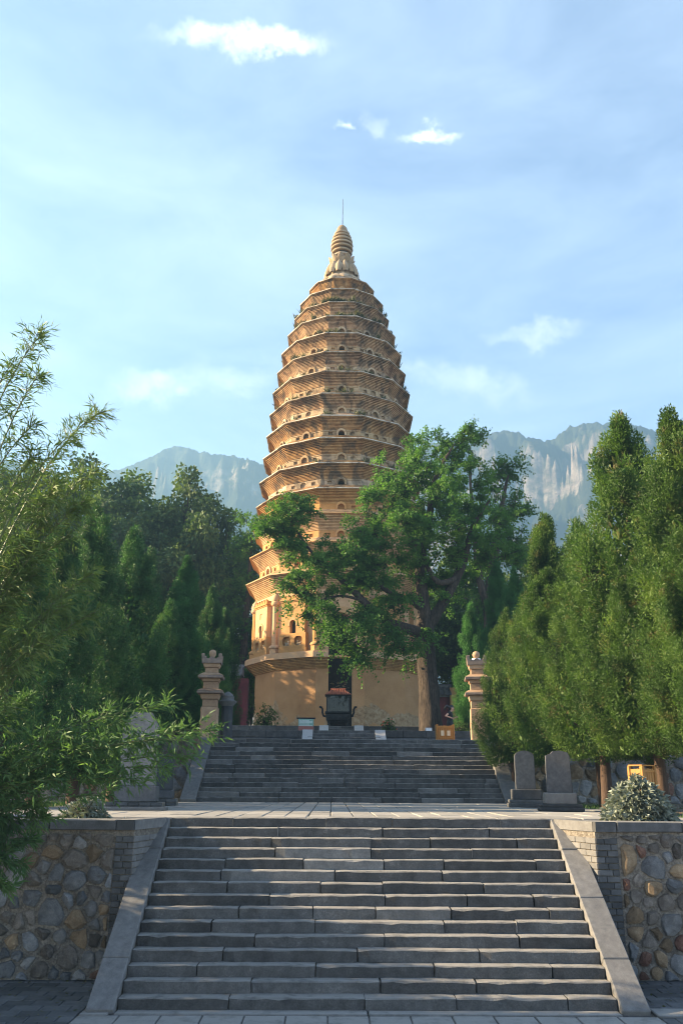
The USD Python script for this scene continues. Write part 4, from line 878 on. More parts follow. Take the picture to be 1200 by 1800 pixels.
row([
    (1088, 742, 24.0, 2.40, 2.05, 'b', 'tallest green conifer standing right of the two steles'),
    (1175, 735, 21.0, 2.40, 1.5, 'a', 'tall conifer cut off by the right edge of the picture'),
    (958, 916, 29.0, 2.40, 1.5, 'a', 'pointed conifer with brownish tips just right of the ginkgo crown'),
    (1018, 925, 27.0, 2.40, 1.4, 'b', 'conifer squeezed between the pointed one and the tallest conifer on the right'),
    (890, 1078, 30.8, 2.40, 1.3, 'f', 'low spreading conifer that hides the right sandstone pillar'),
    (955, 1010, 27.5, 2.40, 1.75, 'f', 'bushy yellowish conifer directly behind the round-topped stele'),
    (1035, 1000, 24.5, 2.40, 1.75, 'f', 'bushy conifer whose low branches hang over the notched stele'),
    (1120, 980, 22.5, 2.40, 1.7, 'f', 'broad low conifer above the silvery shrub'),
    (1215, 900, 20.0, 2.40, 1.4, 'f', 'dark low conifer at the right edge above the shrub'),
    (872, 990, 41.0, 4.62, 1.05, 'e', 'slender fresh green conifer behind the right pillar, left of a pair'),
    (903, 1003, 39.0, 4.62, .95, 'e', 'slender fresh green conifer behind the right pillar, right of a pair'),
    (826, 1065, 44.0, 4.62, 1.05, 'e', 'small fresh green conifer between the ginkgo trunk and the right pillar'),
], RG)
row([
    (330, 985, 37.0, 4.62, 1.25, 'e', 'clean bright green cone-shaped conifer left of the left sandstone pillar'),
    (374, 1035, 39.0, 4.62, .95, 'c', 'narrow dark conifer right of the clean bright cone'),
    (265, 970, 36.5, 4.62, 1.25, 'd', 'dark conifer left of the clean bright cone'),
    (237, 938, 31.0, 2.40, 1.55, 'c', 'tall dark conifer above the big stele on the left'),
    (172, 900, 27.5, 2.40, 1.75, 'd', 'tallest dark conifer of the left row, behind the bamboo'),
    (110, 930, 24.5, 2.40, 1.55, 'c', 'dark conifer behind the leafy middle of the bamboo'),
    (45, 960, 22.0, 2.40, 1.55, 'd', 'shaded conifer behind the bamboo at the left edge'),
    (205, 1010, 34.0, 4.62, 1.3, 'd', 'lower dark conifer filling the gap in the left row'),
    (300, 1060, 35.5, 4.62, 1.15, 'c', 'low dark conifer just behind the left sandstone pillar'),
    (395, 1075, 44.0, 4.62, 1.0, 'c', 'slim dark conifer between the left pillar and the pagoda'),
], LG)

def skeleton(r, base, top_pts, rad, parent, bark, name='trunk'):
    """Trunk and limbs reaching out to the given points."""
    m = MB()
    for P, R in top_pts: m.add(*tube(P, R, 8))
    return part(name, m.mesh(), M[bark], parent, 60)
def bez(p0, p1, p2, n=7):
    t = np.linspace(0, 1, n)[:, None]; return (1 - t) ** 2 * np.asarray(p0) + 2 * t * (1 - t) * np.asarray(p1) + t * t * np.asarray(p2)
def broad_tree(name, label, cat, seed, loc, H, clumps, mat, group=None, leaf_size=.16, per=520, scale=None, flat=.7, trunk_r=.28):
    """Broad tree: limbs to leaf clumps; clumps are (x, y, z, radius) relative to the foot."""
    r = np.random.default_rng(seed); t = thing(name, label, cat, loc, 0, scale, group)
    C, D = [], []
    for (x, y, z, R) in clumps:
        n = int(per * R ** 1.6); d = rdir(r, n); q = r.random(n) ** .45 * R
        lump = .7 + .6 * meshkit.noise(d * 2.2 + seed + x, seed)
        off = d * (q * lump)[:, None]; off[:, 2] *= flat
        C.append(np.array([x, y, z]) + off); D.append(d * .8 + rdir(r, n) * .7 - [0, 0, .25])
    C, D = np.concatenate(C), np.concatenate(D); n = len(C)
    part('crown', kites(C, D, rdir(r, n), r.uniform(.7, 1.35, n) * leaf_size, r.uniform(.28, .45, n) * leaf_size, .5, .1, .2), M[mat], t)
    tr = MB(); fork = np.array([0, 0, H * .35]); tr.add(*tube([[0, 0, -.1], [.05, .02, H * .15], fork, [.1, .1, H * .6], [0, 0, H * .85]], [trunk_r * 1.25, trunk_r, trunk_r * .8, trunk_r * .5, .05], 9))
    for (x, y, z, R) in clumps[:26]: tr.add(*tube(bez(fork * r.uniform(.7, 1.5), [x * .45, y * .45, z * .72], [x, y, z]), np.linspace(trunk_r * .38, .03, 7), 6))
    part('trunk', tr.mesh(), M['bark'], t, 60)
    return t
def ellipsoid_clumps(seed, n, H, rx, z_lo, z_hi, R=(.7, 1.4)):
    r = np.random.default_rng(seed); out = []
    for _ in range(n):
        d = rdir(r, 1)[0]; q = r.random() ** .4; zc, hz_ = (z_lo + z_hi) / 2, (z_hi - z_lo) / 2
        out.append((d[0] * rx * q, d[1] * rx * q, zc + d[2] * hz_ * q, r.uniform(*R)))
    return out
BG = 'dark trees behind the left row of conifers'
bt = None
for (px, py, Y, w, label, lowf) in [
    (150, 790, 63, 5.2, 'dark leafy tree rising behind the bamboo tip', .3), (245, 822, 66, 5.6, 'wide dark tree left of the one with the brownish tip', .3), (330, 812, 64, 4.6, 'dark tree with a thin brownish tip, tallest left of the pagoda', .3),
    (372, 862, 65, 4.0, 'dark tree standing nearest to the left side of the pagoda', .3), (70, 805, 62, 5.2, 'dark tree at the far left behind the yellowish bamboo', .3), (-10, 815, 60, 5.2, 'dark tree cut by the left edge behind the bamboo', .3),
    (190, 850, 61.5, 4.6, 'dark tree in front of the wide one, above the tallest left conifer', .3), (440, 1080, 67, 3.6, 'small leafy tree showing between the left red wall and the pagoda', .3), (290, 880, 61.5, 4.4, 'dark tree above the clean bright cone', .3)]:
    p = at(px, py, Y); Hh = p[2] - 4.6
    if bt is None:
        bt = broad_tree('leafy_tree', label, 'tree', 31, (p[0], Y, 4.6), 16.0, [(0, 0, 15.2, .9), (.5, .2, 14.4, 1.0)] + ellipsoid_clumps(32, 62, 16, 4.0, 4.5, 14.6, (.8, 1.6)), 'broad', BG, .24, 330)
        UsdGeom.Xformable(bt).AddScaleOp().Set(Gf.Vec3f(w / 4.0, w / 4.0, Hh / 16.0))
    else: copy(bt, 'leafy_tree', label, 'tree', (p[0], Y, 4.6), px * .11, (w / 4.0, w / 4.0, Hh / 16.0), BG)
BR = 'dark trees behind the ginkgo on the right'
for (px, py, Y, w, label) in [(800, 960, 62, 4.2, 'shaded tree behind the ginkgo trunk and the red wall'), (930, 940, 58, 4.0, 'dark tree behind the fresh green conifers on the right'), (1010, 935, 60, 4.2, 'dark tree behind the pointed conifer on the right'), (720, 1000, 66, 4.0, 'shaded tree behind the right side of the pagoda')]:
    p = at(px, py, Y); copy(bt, 'leafy_tree', label, 'tree', (p[0], Y, 4.6), px * .13, (w / 4.0, w / 4.0, (p[2] - 4.6) / 16.0), BR)
# trees beyond the left row, whose shade falls over the foot of the pagoda and over the stairs
for (x, y, zb, hh, w, label) in [(-21, 51.0, 4.6, 14.5, 4.6, 'tree behind the shaded left row, nearest the red wall'), (-23, 56.0, 4.6, 15.0, 4.6, 'tree behind the left row, level with the pagoda'), (-17.5, 53.0, 4.6, 12.3, 3.6, 'smaller tree behind the left row, closest to the pagoda'), (-18.0, 57.5, 4.6, 12.6, 3.6, 'smaller tree behind the left row, level with the back of the pagoda'), (-27, 46.0, 4.6, 15.0, 4.8, 'tree behind the bamboo, level with the podium'),
    (-10.5, 14.6, 0.0, 5.6, 2.6, 'tree out of the picture beside the foot of the stairs')]:
    copy(bt, 'leafy_tree', label, 'tree', (x, y, zb), x * .7 + y, (w / 4.0, w / 4.0, hh / 16.0))
# ------------------------------------------------------------------ ginkgo trees
def shoots(r, C, per, length, out_dir, droop, leaf_s, wob=.5):
    """Leafy shoots: curved twigs thickly set with fan leaves, the way a ginkgo carries them."""
    n = len(C); K = per
    d0 = out_dir + rdir(r, n) * wob; d0 /= np.linalg.norm(d0, axis=1, keepdims=True)
    L = length * r.uniform(.55, 1.25, n)
    t = r.random((n, K)); a = t[..., None]
    P = C[:, None] + d0[:, None] * (a * L[:, None, None]); P[..., 2] -= droop[:, None] * (t ** 2) * L[:, None]
    tang = d0[:, None] + 0 * a; tang = tang.copy(); tang[..., 2] -= 2 * droop[:, None] * t
    rad = rdir(r, n * K).reshape(n, K, 3)
    P = P + rad * (.085 * (1.15 - .7 * t))[..., None] * (leaf_s / .085)
    ld = rad * .9 + tang * .35 + np.array([0, 0, -.35])
    return P.reshape(-1, 3), ld.reshape(-1, 3), d0, L
def ginkgo(name, label, masses, limbs, seed, foot, mat='ginkgo', per=34, dens=1.35, leaf_s=.092, shoot=.80):
    r = np.random.default_rng(seed); foot = np.asarray(foot, float)
    t = thing(name, label, 'tree', foot)
    LP, LD, TW = [], [], MB()
    for (c, rx, ry, rzz, n, drp) in masses:
        n = int(n * dens); d = rdir(r, n); q = r.random(n) ** .5
        lump = .72 + .5 * meshkit.noise(d * 1.9 + np.asarray(c) * .7, seed)
        C = np.asarray(c) - foot + d * np.array([rx, ry, rzz]) * (q * lump)[:, None]
        kk = max(2, n // 8); own = np.arange(n) % kk                      # shoots gather in tufts on the boughs
        C = C[own] + rdir(r, n) * .17 * r.random((n, 1)); d = d[own] * .8 + rdir(r, n) * .75
        out = d * [1, 1, .5] + [0, 0, .40]
        P, D, d0, L = shoots(r, C, per, shoot, out, np.full(n, drp) * r.uniform(.4, 1.4, n), leaf_s)
        LP.append(P); LD.append(D)
        for k in range(0, n, 3): TW.add(*tube(np.stack([C[k] - d0[k] * .3, C[k] + d0[k] * L[k] * .45, C[k] + d0[k] * L[k] * .85 - [0, 0, drp * .6 * L[k]]]), [.016, .012, .006], 3, False))
    LP, LD = np.concatenate(LP), np.concatenate(LD); n = len(LP)
    s = leaf_s * r.uniform(.75, 1.25, n)
    part('crown', kites(LP, LD, rdir(r, n), s, s * .48, .78, .05, .12), M[mat], t)
    part('twigs', TW.mesh(), M['bark'], t, kind='stuff')
    tr = MB()
    for k, (P, R) in enumerate(limbs):
        P = np.array(P) - foot; m = 4
        # smooth the limb through its points
        tt = np.linspace(0, len(P) - 1, (len(P) - 1) * m + 1); from_ = scipy_interp(P, tt)
        tr_r = np.interp(tt, np.arange(len(P)), R)
        tr.add(*tube(from_, tr_r, 10 if R[0] > .2 else 7))
    v, f = tr.mesh(); nn = meshkit.fbm(v * [5, 5, .9], 3, 2) - .5; v = v + np.stack([nn, np.roll(nn, 7), 0 * nn], 1) * .10
    part('trunk', (v, f), M['bark'], t, 60)
    return t
def scipy_interp(P, tt):
    from scipy.interpolate import PchipInterpolator
    return PchipInterpolator(np.arange(len(P)), P, axis=0)(tt)
GY = 41.0; mpp = GY / FPX * 1.02       # metres per photograph pixel at the tree
def gm(px, py, wx, wy, n, dy=0.0, drp=.30, ry=None):
    c = at(px, py, GY + dy); return (c, wx * mpp, ry or (wx * mpp * .8 + .3), wy * mpp, n, drp)
gmasses = [gm(760, 800, 62, 42, 150, .5, .30), gm(800, 775, 38, 22, 60, .5, .15), gm(715, 840, 58, 48, 150, 0, .45), gm(665, 875, 38, 34, 85, -.5, .5), gm(760, 880, 70, 60, 190, -.6, .4), gm(820, 860, 55, 58, 150, .8, .35),
    gm(690, 935, 62, 48, 160, -1.0, .5), gm(650, 925, 36, 30, 70, -.8, .6), gm(775, 945, 70, 50, 180, -.8, .4), gm(835, 935, 58, 52, 150, .4, .35), gm(730, 1000, 45, 28, 80, -.4, .5), gm(870, 985, 40, 38, 80, .8, .3),
    gm(660, 985, 50, 30, 110, -1.2, .4), gm(605, 1000, 52, 36, 140, -1.4, .3), gm(655, 1025, 44, 26, 90, -1.2, .45), gm(550, 985, 40, 34, 110, -1.6, .3), gm(508, 915, 34, 40, 110, -1.6, .25), gm(478, 930, 24, 40, 80, -1.6, .35), gm(525, 885, 22, 22, 50, -1.6, .2),
    gm(515, 1030, 17, 34, 55, -1.8, .8), gm(500, 975, 24, 24, 45, -1.7, .6), gm(560, 1045, 24, 20, 46, -1.8, .7), gm(600, 1085, 30, 34, 80, -1.9, .8), gm(632, 1110, 30, 40, 90, -2.0, .9), gm(590, 1115, 15, 22, 34, -2.0, .9), gm(655, 1080, 28, 30, 60, -1.5, .8), gm(690, 1120, 17, 28, 50, -1.8, 1.0), gm(712, 1125, 14, 22, 30, -1.5, 1.0),
    gm(628, 1155, 12, 14, 22, -2.0, 1.1), gm(540, 1080, 8, 16, 14, -1.8, 1.0), gm(700, 1060, 30, 22, 50, -.8, .6), gm(775, 1050, 30, 40, 60, .8, .5), gm(745, 1130, 22, 20, 30, -.3, .8), gm(800, 1010, 36, 28, 60, 1.0, .4)]
T = lambda px, py, dy=0.0: at(px, py, GY + dy)
foot = atz(757, 1290, 5.2); foot = at(757, 1287, GY); foot[2] = 5.18
fx = lambda px, py, dy=0.0: at(px, py, GY + dy)
limbs = [([[foot[0], GY, 5.0], fx(755, 1240), fx(750, 1180), fx(747, 1120), fx(748, 1085)], [.62, .50, .47, .46, .42]),
    ([fx(748, 1090), fx(742, 1050), fx(738, 1000), fx(752, 930), fx(760, 860), fx(778, 815), fx(800, 780)], [.36, .30, .26, .20, .15, .10, .04]),
    ([fx(752, 1100), fx(775, 1065), fx(800, 1020), fx(815, 985), fx(830, 930), fx(860, 880)], [.34, .26, .24, .2, .13, .05]),
    ([fx(805, 1012), fx(775, 1025, -.5), fx(755, 1005, -.6), fx(745, 975, -.6), fx(735, 930, -.7)], [.17, .15, .13, .1, .04]),
    ([fx(745, 1115), fx(715, 1105, -.6), fx(685, 1095, -1.0), fx(655, 1072, -1.4), fx(630, 1048, -1.6), fx(600, 1020, -1.7), fx(560, 985, -1.7), fx(520, 930, -1.7)], [.30, .25, .22, .19, .16, .12, .08, .04]),
    ([fx(745, 1075), fx(720, 1055, -.4), fx(690, 1045, -.7), fx(660, 1020, -1.0), fx(640, 985, -1.1), fx(650, 930, -1.0)], [.2, .15, .12, .1, .08, .04]),
    ([fx(640, 1058, -1.6), fx(600, 1048, -1.8), fx(565, 1055, -1.9), fx(545, 1066, -1.9)], [.08, .06, .045, .02]),
    ([fx(655, 1075, -1.4), fx(630, 1085, -1.8), fx(610, 1100, -1.9)], [.07, .05, .02]),
    ([fx(690, 1097, -1.0), fx(695, 1120, -1.5), fx(690, 1140, -1.7)], [.06, .04, .02])]
ginkgo('ginkgo_tree', 'great old ginkgo in front of the pagoda with a low limb reaching left', gmasses, limbs, 77, foot)
# second ginkgo, further back on the right
g2 = at(872, 1290, 50.0); g2[2] = 4.6
def gm2(px, py, wx, wy, n, dy=0.0, drp=.3): c = at(px, py, 50 + dy); k = 50 / FPX; return (c, wx * k, wx * k * .9, wy * k, n, drp)
ginkgo('ginkgo_tree', 'darker ginkgo standing behind the great one, against the mountain', [gm2(890, 845, 40, 40, 110), gm2(895, 815, 25, 16, 40, 0, .15), gm2(905, 905, 34, 46, 110, 1), gm2(860, 900, 48, 50, 150, -1), gm2(860, 970, 55, 40, 150, .5), gm2(905, 965, 26, 30, 60), gm2(830, 1030, 50, 40, 110, 1), gm2(850, 1090, 60, 50, 120, 1), gm2(822, 790, 20, 26, 36, 0, .6), gm2(828, 762, 22, 12, 26, 0, .1)],
    [([g2, at(868, 1180, 50), at(860, 1080, 50), at(868, 980, 50), at(880, 900, 50), at(893, 835, 50)], [.5, .42, .36, .27, .17, .05]), ([at(862, 1080, 50), at(840, 1000, 50), at(830, 900, 50), at(824, 800, 50)], [.25, .2, .13, .05])], 78, g2, per=30, dens=1.0, leaf_s=.10, shoot=1.0)
g3 = at(425, 1290, 60.0); g3[2] = 4.6
def gm3(px, py, wx, wy, n, dy=0.0, drp=.3): c = at(px, py, 60 + dy); k = 60 / FPX; return (c, wx * k, wx * k, wy * k, n, drp)
ginkgo('ginkgo_tree', 'light green ginkgo showing behind the left edge of the pagoda', [gm3(445, 935, 28, 30, 90), gm3(425, 960, 20, 25, 60), gm3(450, 985, 26, 30, 80), gm3(425, 1030, 30, 40, 100), gm3(410, 1110, 34, 50, 120), gm3(430, 1180, 30, 40, 80)],
    [([g3, at(428, 1150, 60), at(435, 1050, 60), at(442, 945, 60)], [.4, .3, .2, .05])], 79, g3, per=26, leaf_s=.12, shoot=1.1)

# ------------------------------------------------------------------ bamboo
def bamboo(name, label, seed, foot, tips, mat, leaf_l=.15, per_m=26, spread=.55, start=.3, group=None, cluster=9, lw=.085):
    """A clump: arching culms from one foot, each bearing side branches with sprays of narrow leaves."""
    r = np.random.default_rng(seed); foot = np.asarray(foot, float); t = thing(name, label, 'bamboo', foot, group=group)
    C, D, tw = [], [], MB()
    for (tip, lift) in tips:
        tip = np.asarray(tip, float) - foot; b = np.append(r.normal(0, .22, 2), 0.0)
        mid = b + (tip - b) * [.35, .35, .75] + [0, 0, lift]
        P = bez(b, mid, tip, 16); L = np.linalg.norm(np.diff(P, axis=0), axis=1).sum()
        part('culm', tube(P, np.linspace(.024, .005, 16), 6), M['culm'], t, 60)
        nb = int(per_m * L)
        for _ in range(nb):
            s = start + (1 - start) * r.random() ** .8; k = s * 15; i = int(min(14, k)); p = P[i] + (P[i + 1] - P[i]) * (k - i)
            tang = P[i + 1] - P[i]; tang /= np.linalg.norm(tang)
            d = rdir(r, 1)[0] * .8 + tang * .55 + [0, 0, .15]; d /= np.linalg.norm(d); bl = spread * r.uniform(.25, 1.0) * (1.15 - .75 * s)
            e = p + d * bl; e[2] -= .12 * bl
            if r.random() < .5: tw.add(*tube([p, (p + e) / 2 + [0, 0, .04 * bl], e], [.005, .004, .002], 3, False))
            n = int(cluster * r.uniform(.6, 1.3)); q = r.random(n) * .8 + .2
            C.append(p + (e - p) * q[:, None] + r.normal(0, .02, (n, 3))); D.append(d * 1.1 + rdir(r, n) * .7 + [0, 0, -.25])
        n = 14; C.append(np.repeat(P[-1][None], n, 0) - (P[-1] - P[-3]) * r.random((n, 1)) * .8); D.append((P[-1] - P[-2]) / np.linalg.norm(P[-1] - P[-2]) + rdir(r, n) * .6)
    C, D = np.concatenate(C), np.concatenate(D); n = len(C)
    L = leaf_l * r.uniform(.6, 1.3, n)
    part('foliage', kites(C, D, rdir(r, n), L, L * lw, .35, .12, .2), M[mat], t)
    part('branchlets', tw.mesh(), M['culm'], t, kind='stuff')
    return t
F1 = np.array([-5.6, 11.0, 0.0])
tp = lambda px, py, Y: at(px, py, Y)
bamboo('bamboo_clump', 'tall bamboo at the left edge with feathery tips against the sky', 41, F1, [(tp(75, 585, 11.2), .9), (tp(70, 655, 11.4), .6), (tp(20, 640, 11.0), .8), (tp(60, 745, 11.3), .7), (tp(-30, 600, 10.8), .8), (tp(178, 722, 11.8), .9), (tp(130, 760, 11.5), .8), (tp(60, 800, 11.2), .7), (tp(-20, 720, 10.9), .7)], 'bamboo', .14, 17, .75, .52, cluster=5, lw=.062)
bamboo('bamboo_clump', 'yellowish bamboo thicket arching out at mid height on the left', 42, [-6.2, 12.2, 0.0], [(tp(165, 830, 12.2), .5), (tp(150, 880, 12.0), .5), (tp(100, 850, 11.8), .4), (tp(60, 880, 12.4), .4), (tp(30, 860, 12.0), .5), (tp(120, 940, 12.4), .3), (tp(160, 1010, 12.4), .5), (tp(170, 1075, 12.3), .6), (tp(120, 1060, 12.0), .5), (tp(60, 1010, 12.2), .3), (tp(20, 1060, 12.5), .3), (tp(70, 1130, 11.9), .5), (tp(10, 940, 12.2), .4), (tp(60, 950, 12.2), .4)], 'bamboo', .14, 26, .80, .42, cluster=7, lw=.072)
bamboo('bamboo_clump', 'low green bamboo arching over the terrace in front of the big stele', 43, [-6.8, 13.4, 1.0], [(tp(385, 1285, 13.6), .75), (tp(350, 1330, 13.4), .7), (tp(300, 1240, 13.6), .5), (tp(270, 1300, 13.4), .5), (tp(330, 1300, 13.3), .7), (tp(225, 1270, 13.6), .45), (tp(250, 1370, 13.2), .7), (tp(180, 1300, 13.3), .4), (tp(150, 1340, 13.2), .5), (tp(120, 1300, 13.4), .3), (tp(200, 1400, 13.0), .6), (tp(100, 1370, 13.0), .4), (tp(300, 1350, 13.3), .7)], 'bamboo_green', .145, 16, .80, .38, cluster=7, lw=.09)
bamboo('bamboo_clump', 'dense dark bamboo hanging over the coping at the lower left corner', 44, [-6.9, 12.6, 0.0], [(tp(60, 1480, 13.2), .9), (tp(40, 1520, 13.0), .9), (tp(10, 1500, 13.0), .9), (tp(20, 1400, 13.2), .6), (tp(70, 1420, 13.2), .8), (tp(30, 1330, 13.4), .5), (tp(90, 1440, 13.2), .9), (tp(0, 1440, 13.0), .8), (tp(60, 1360, 13.3), .5), (tp(15, 1560, 12.9), .9), (tp(-20, 1350, 13.2), .4), (tp(10, 1260, 13.5), .4), (tp(50, 1230, 13.6), .4)], 'bamboo_green', .14, 26, .5, .3, cluster=11)
# ------------------------------------------------------------------ stone furniture
org = np.random.default_rng(101)
def blk(hx, hy, z0, z1, b=.015, j=.004, top=None):      # block with half widths; top = half widths at the top
    tx, ty = top or (hx, hy)
    c = np.array([[-hx, -hy, z0], [hx, -hy, z0], [hx, hy, z0], [-hx, hy, z0], [-tx, -ty, z1], [tx, -ty, z1], [tx, ty, z1], [-tx, ty, z1]], float)
    return cbox(c + org.uniform(-j, j, (8, 3)), b)
def pillar(label, x, y, rz, band=False):
    t = thing('sandstone_pillar', label, 'stone pillar', (x, y, ZP), rz, group='sandstone pillars at the head of the upper stairs')
    S = M['sand']
    part('shaft', blk(.325, .325, 0, 1.21, .03), S, t); part('shaft', blk(.285, .285, 1.213, 1.49, .02), S, t)
    part('band', blk(.33, .33, 1.493, 1.70, .02, top=(.37, .37)), S, t)
    part('cap_stone', blk(.50, .50, 1.703, 1.80, .02), M['sand_worn'], t); part('cap_stone', blk(.49, .49, 1.803, 1.89, .015, top=(.36, .36)), S, t)
    part('drum', blk(.285, .285, 1.893, 2.16, .02), S, t); part('band', blk(.32, .32, 2.163, 2.29, .02, top=(.355, .355)), S, t)
    part('cap_stone', blk(.48, .48, 2.293, 2.40, .02), M['sand_worn'], t); part('cap_stone', blk(.47, .47, 2.403, 2.51, .015, top=(.30, .30)), S, t)
    part('drum', blk(.245, .245, 2.513, 2.71, .02), S, t); part('band', blk(.29, .29, 2.713, 2.87, .02, top=(.33, .33)), S, t)
    cr = MB(); prof = Polygon([(-.36, 0), (.36, 0), (.40, .36), (.385, .375), (.30, .25), (.20, .205), (.13, .17), (.09, .20), (0, .27), (-.09, .20), (-.13, .17), (-.20, .205), (-.30, .25), (-.385, .375), (-.40, .36)])
    for k in range(4):
        a = -PI / 2 + k * PI / 2; n = np.array([math.cos(a), math.sin(a), 0]); u = np.array([-math.sin(a), math.cos(a), 0])
        v, f = extrude(prof, .10); Fm = frame(u, n, [0, 0, 1], n * (.275 - .001 * k) + [0, 0, 2.873]); cr.add(v @ Fm[:3, :3].T + Fm[:3, 3], f)
    cr.add(*blk(.28, .28, 2.875, 3.03, .01)); part('crown_stone', cr.mesh(), M['sand_worn'], t)
    if band:
        part('painted_neck', revolve([(.17, 3.031), (.17, 3.16)], 12), M['white'], t); part('blue_stripe', revolve([(.174, 3.07), (.174, 3.105)], 12), M['bluepaint'], t); part('finial_ball', revolve([(.07, 3.16), (.13, 3.22), (.15, 3.31), (.12, 3.40), (.05, 3.44)], 16), S, t, 60)
    else:
        part('finial_ball', revolve([(.10, 3.031), (.08, 3.14), (.13, 3.22), (.145, 3.30), (.12, 3.39), (.05, 3.435)], 16), S, t, 60)
pl = at(367, 1285, 33.95); pillar('stepped sandstone pillar with a round finial left of the upper stairs', pl[0], 33.95, .05)
pr = at(842, 1285, 33.95); pillar('stepped sandstone pillar with a white and blue neck right of the upper stairs', pr[0], 33.95, -.12, True)
gp = at(398, 1280, 36.0)
t = thing('stone_post', 'grey octagonal stone post with a domed cap behind the left sandstone pillar', 'stone post', (gp[0], 36.0, ZP))
zt_ = at(398, 1242, 36)[2] - ZP
part('shaft', revolve([(.26, 0), (.235, zt_)], 8, PI / 8), M['dark_stone'], t); part('cap', revolve([(.24, zt_ + .002), (.28, zt_ + .06), (.37, zt_ + .15), (.38, zt_ + .20), (.27, zt_ + .25), (.26, zt_ + .36), (.28, zt_ + .40)], 16), M['stele_pale'], t, 40)
part('dome', revolve([(.24, zt_ + .402), (.22, zt_ + .46), (.12, zt_ + .55), (.02, zt_ + .60)], 16), M['stele_pale'], t, 50)

def stele(label, px, pyb, slab_px, top_py, pyslab, ped, plinth, shape, mat, ped_mat, thick=.20, rz=0.0, bricks=False, group=None):
    """ped / plinth: (width px, bottom py)."""
    p = atz(px, pyb, ZT); Y = p[1] + .25; k = np.linalg.norm(p - EYE) / FPX * math.cos(math.atan2(pyb - 900, FPX)); zz = lambda py: at(px, py, Y)[2] - ZT
    t = thing('stone_stele', label, 'stele', (p[0], Y, ZT), rz, group=group)
    w, z0, z1 = slab_px * k / 2, zz(pyslab), zz(top_py)
    zp = zz(ped[1]); hw, hp = ped[0] * k / 2, plinth[0] * k / 2
    H = z1 - z0 - .004
    if shape == 'round': pg = Polygon([(-w, 0), (w, 0)] + [(w * 1.0 * math.cos(a), H - w * .62 + w * .62 * math.sin(a)) for a in np.linspace(0, PI, 15)])
    elif shape == 'notched': pg = Polygon([(-w, 0), (w, 0), (w * .98, H * .86), (w * .86, H * .95), (w * .45, H * .985), (w * .15, H), (-w * .35, H * .985), (-w * .55, H * .93), (-w * .97, H * .88)])
    elif shape == 'octagon': pg = Polygon([(-w, 0), (w, 0), (w, H * .80), (w * .55, H), (-w * .55, H), (-w, H * .80)])
    else: pg = Polygon([(-w, 0), (w, 0), (w, H), (-w, H)])
    lay = []
    for ins, d0, d1 in ((.012, -thick / 2, -thick / 2 + .012), (0, -thick / 2 + .012, thick / 2 - .012), (.012, thick / 2 - .012, thick / 2)): lay.append((pg.buffer(-ins) if ins else pg, d0, d1))
    ring = [np.array(g.simplify(0).exterior.coords)[:-1] for g in (pg.buffer(-.012, join_style=2), pg)]
    m = MB()
    v, f = extrude(pg, thick - .024); v = np.stack([v[:, 0], v[:, 2] - thick / 2 + .012, v[:, 1] + z0 + .002], 1); m.add(v, f[:, ::-1])
    part('slab', m.mesh(), mat, t)
    fr = pg.buffer(-.012, join_style=2); v, f = extrude(fr, .012); v = np.stack([v[:, 0], v[:, 2] - thick / 2, v[:, 1] + z0 + .002], 1); part('slab_face', (v, f[:, ::-1]), mat, t)
    part('pedestal', blk(hw, thick / 2 + .14, zp + .002, z0, .02), ped_mat, t)
    if bricks:
        n, rows = max(3, int(plinth[0] * k / .24)), max(1, int(round(zp / .075)))
        part('plinth_core', blk(hp - .02, thick / 2 + .23, 0, zp - .004, .01), M['mortar'], t)
        for r in range(rows):
            for c in range(n):
                x0, x1 = -hp + c * 2 * hp / n + .005, -hp + (c + 1) * 2 * hp / n - .005
                part('brick', stone(x0, x1, -thick / 2 - .26, -thick / 2 - .15, r * zp / rows + .004, (r + 1) * zp / rows - .004, .008, .003, org), M['brick_grey'], t)
    else:
        part('plinth', blk(hp, thick / 2 + .26, .0, zp * .55, .02), M['brick_grey'], t); part('plinth', blk(hp - .03, thick / 2 + .235, zp * .55 + .003, zp, .02), M['brick_grey'], t)
    return t
GS = 'stone steles on the terrace'
stele('dark grey stele with a rounded top right of the upper stairs', 929, 1420, 34, 1320, 1388, (50, 1406), (64, 1420), 'round', M['stele'], M['dark_stone'], .17, -.10, group=GS)
stele('broader grey stele with a notched top, nearest the tree trunks', 990, 1427, 42, 1320, 1394, (53, 1414), (74, 1427), 'notched', M['stele'], M['stele_pale'], .20, -.12, group=GS)
stele('largest pale stele with cut corners, behind the arching bamboo', 234, 1424, 62, 1253, 1382, (72, 1410), (96, 1424), 'octagon', M['stele_pale'], M['stele'], .26, .06, True, GS)
stele('small dark slab-like stele right of the largest stele', 281, 1417, 34, 1326, 1389, (38, 1404), (54, 1417), 'square', M['dark_stone'], M['dark_stone'], .18, .05, True, GS)
part('step', stone(*(lambda a, b: (a[0], b[0], a[1] - .25, a[1] + .05))(atz(186, 1424, ZT), atz(286, 1426, ZT)), ZT + .002, ZT + .07, .012, .004, org), M['stele_pale'], thing('stone_slab', 'long low stone slab lying on the terrace before the largest stele', 'slab'))

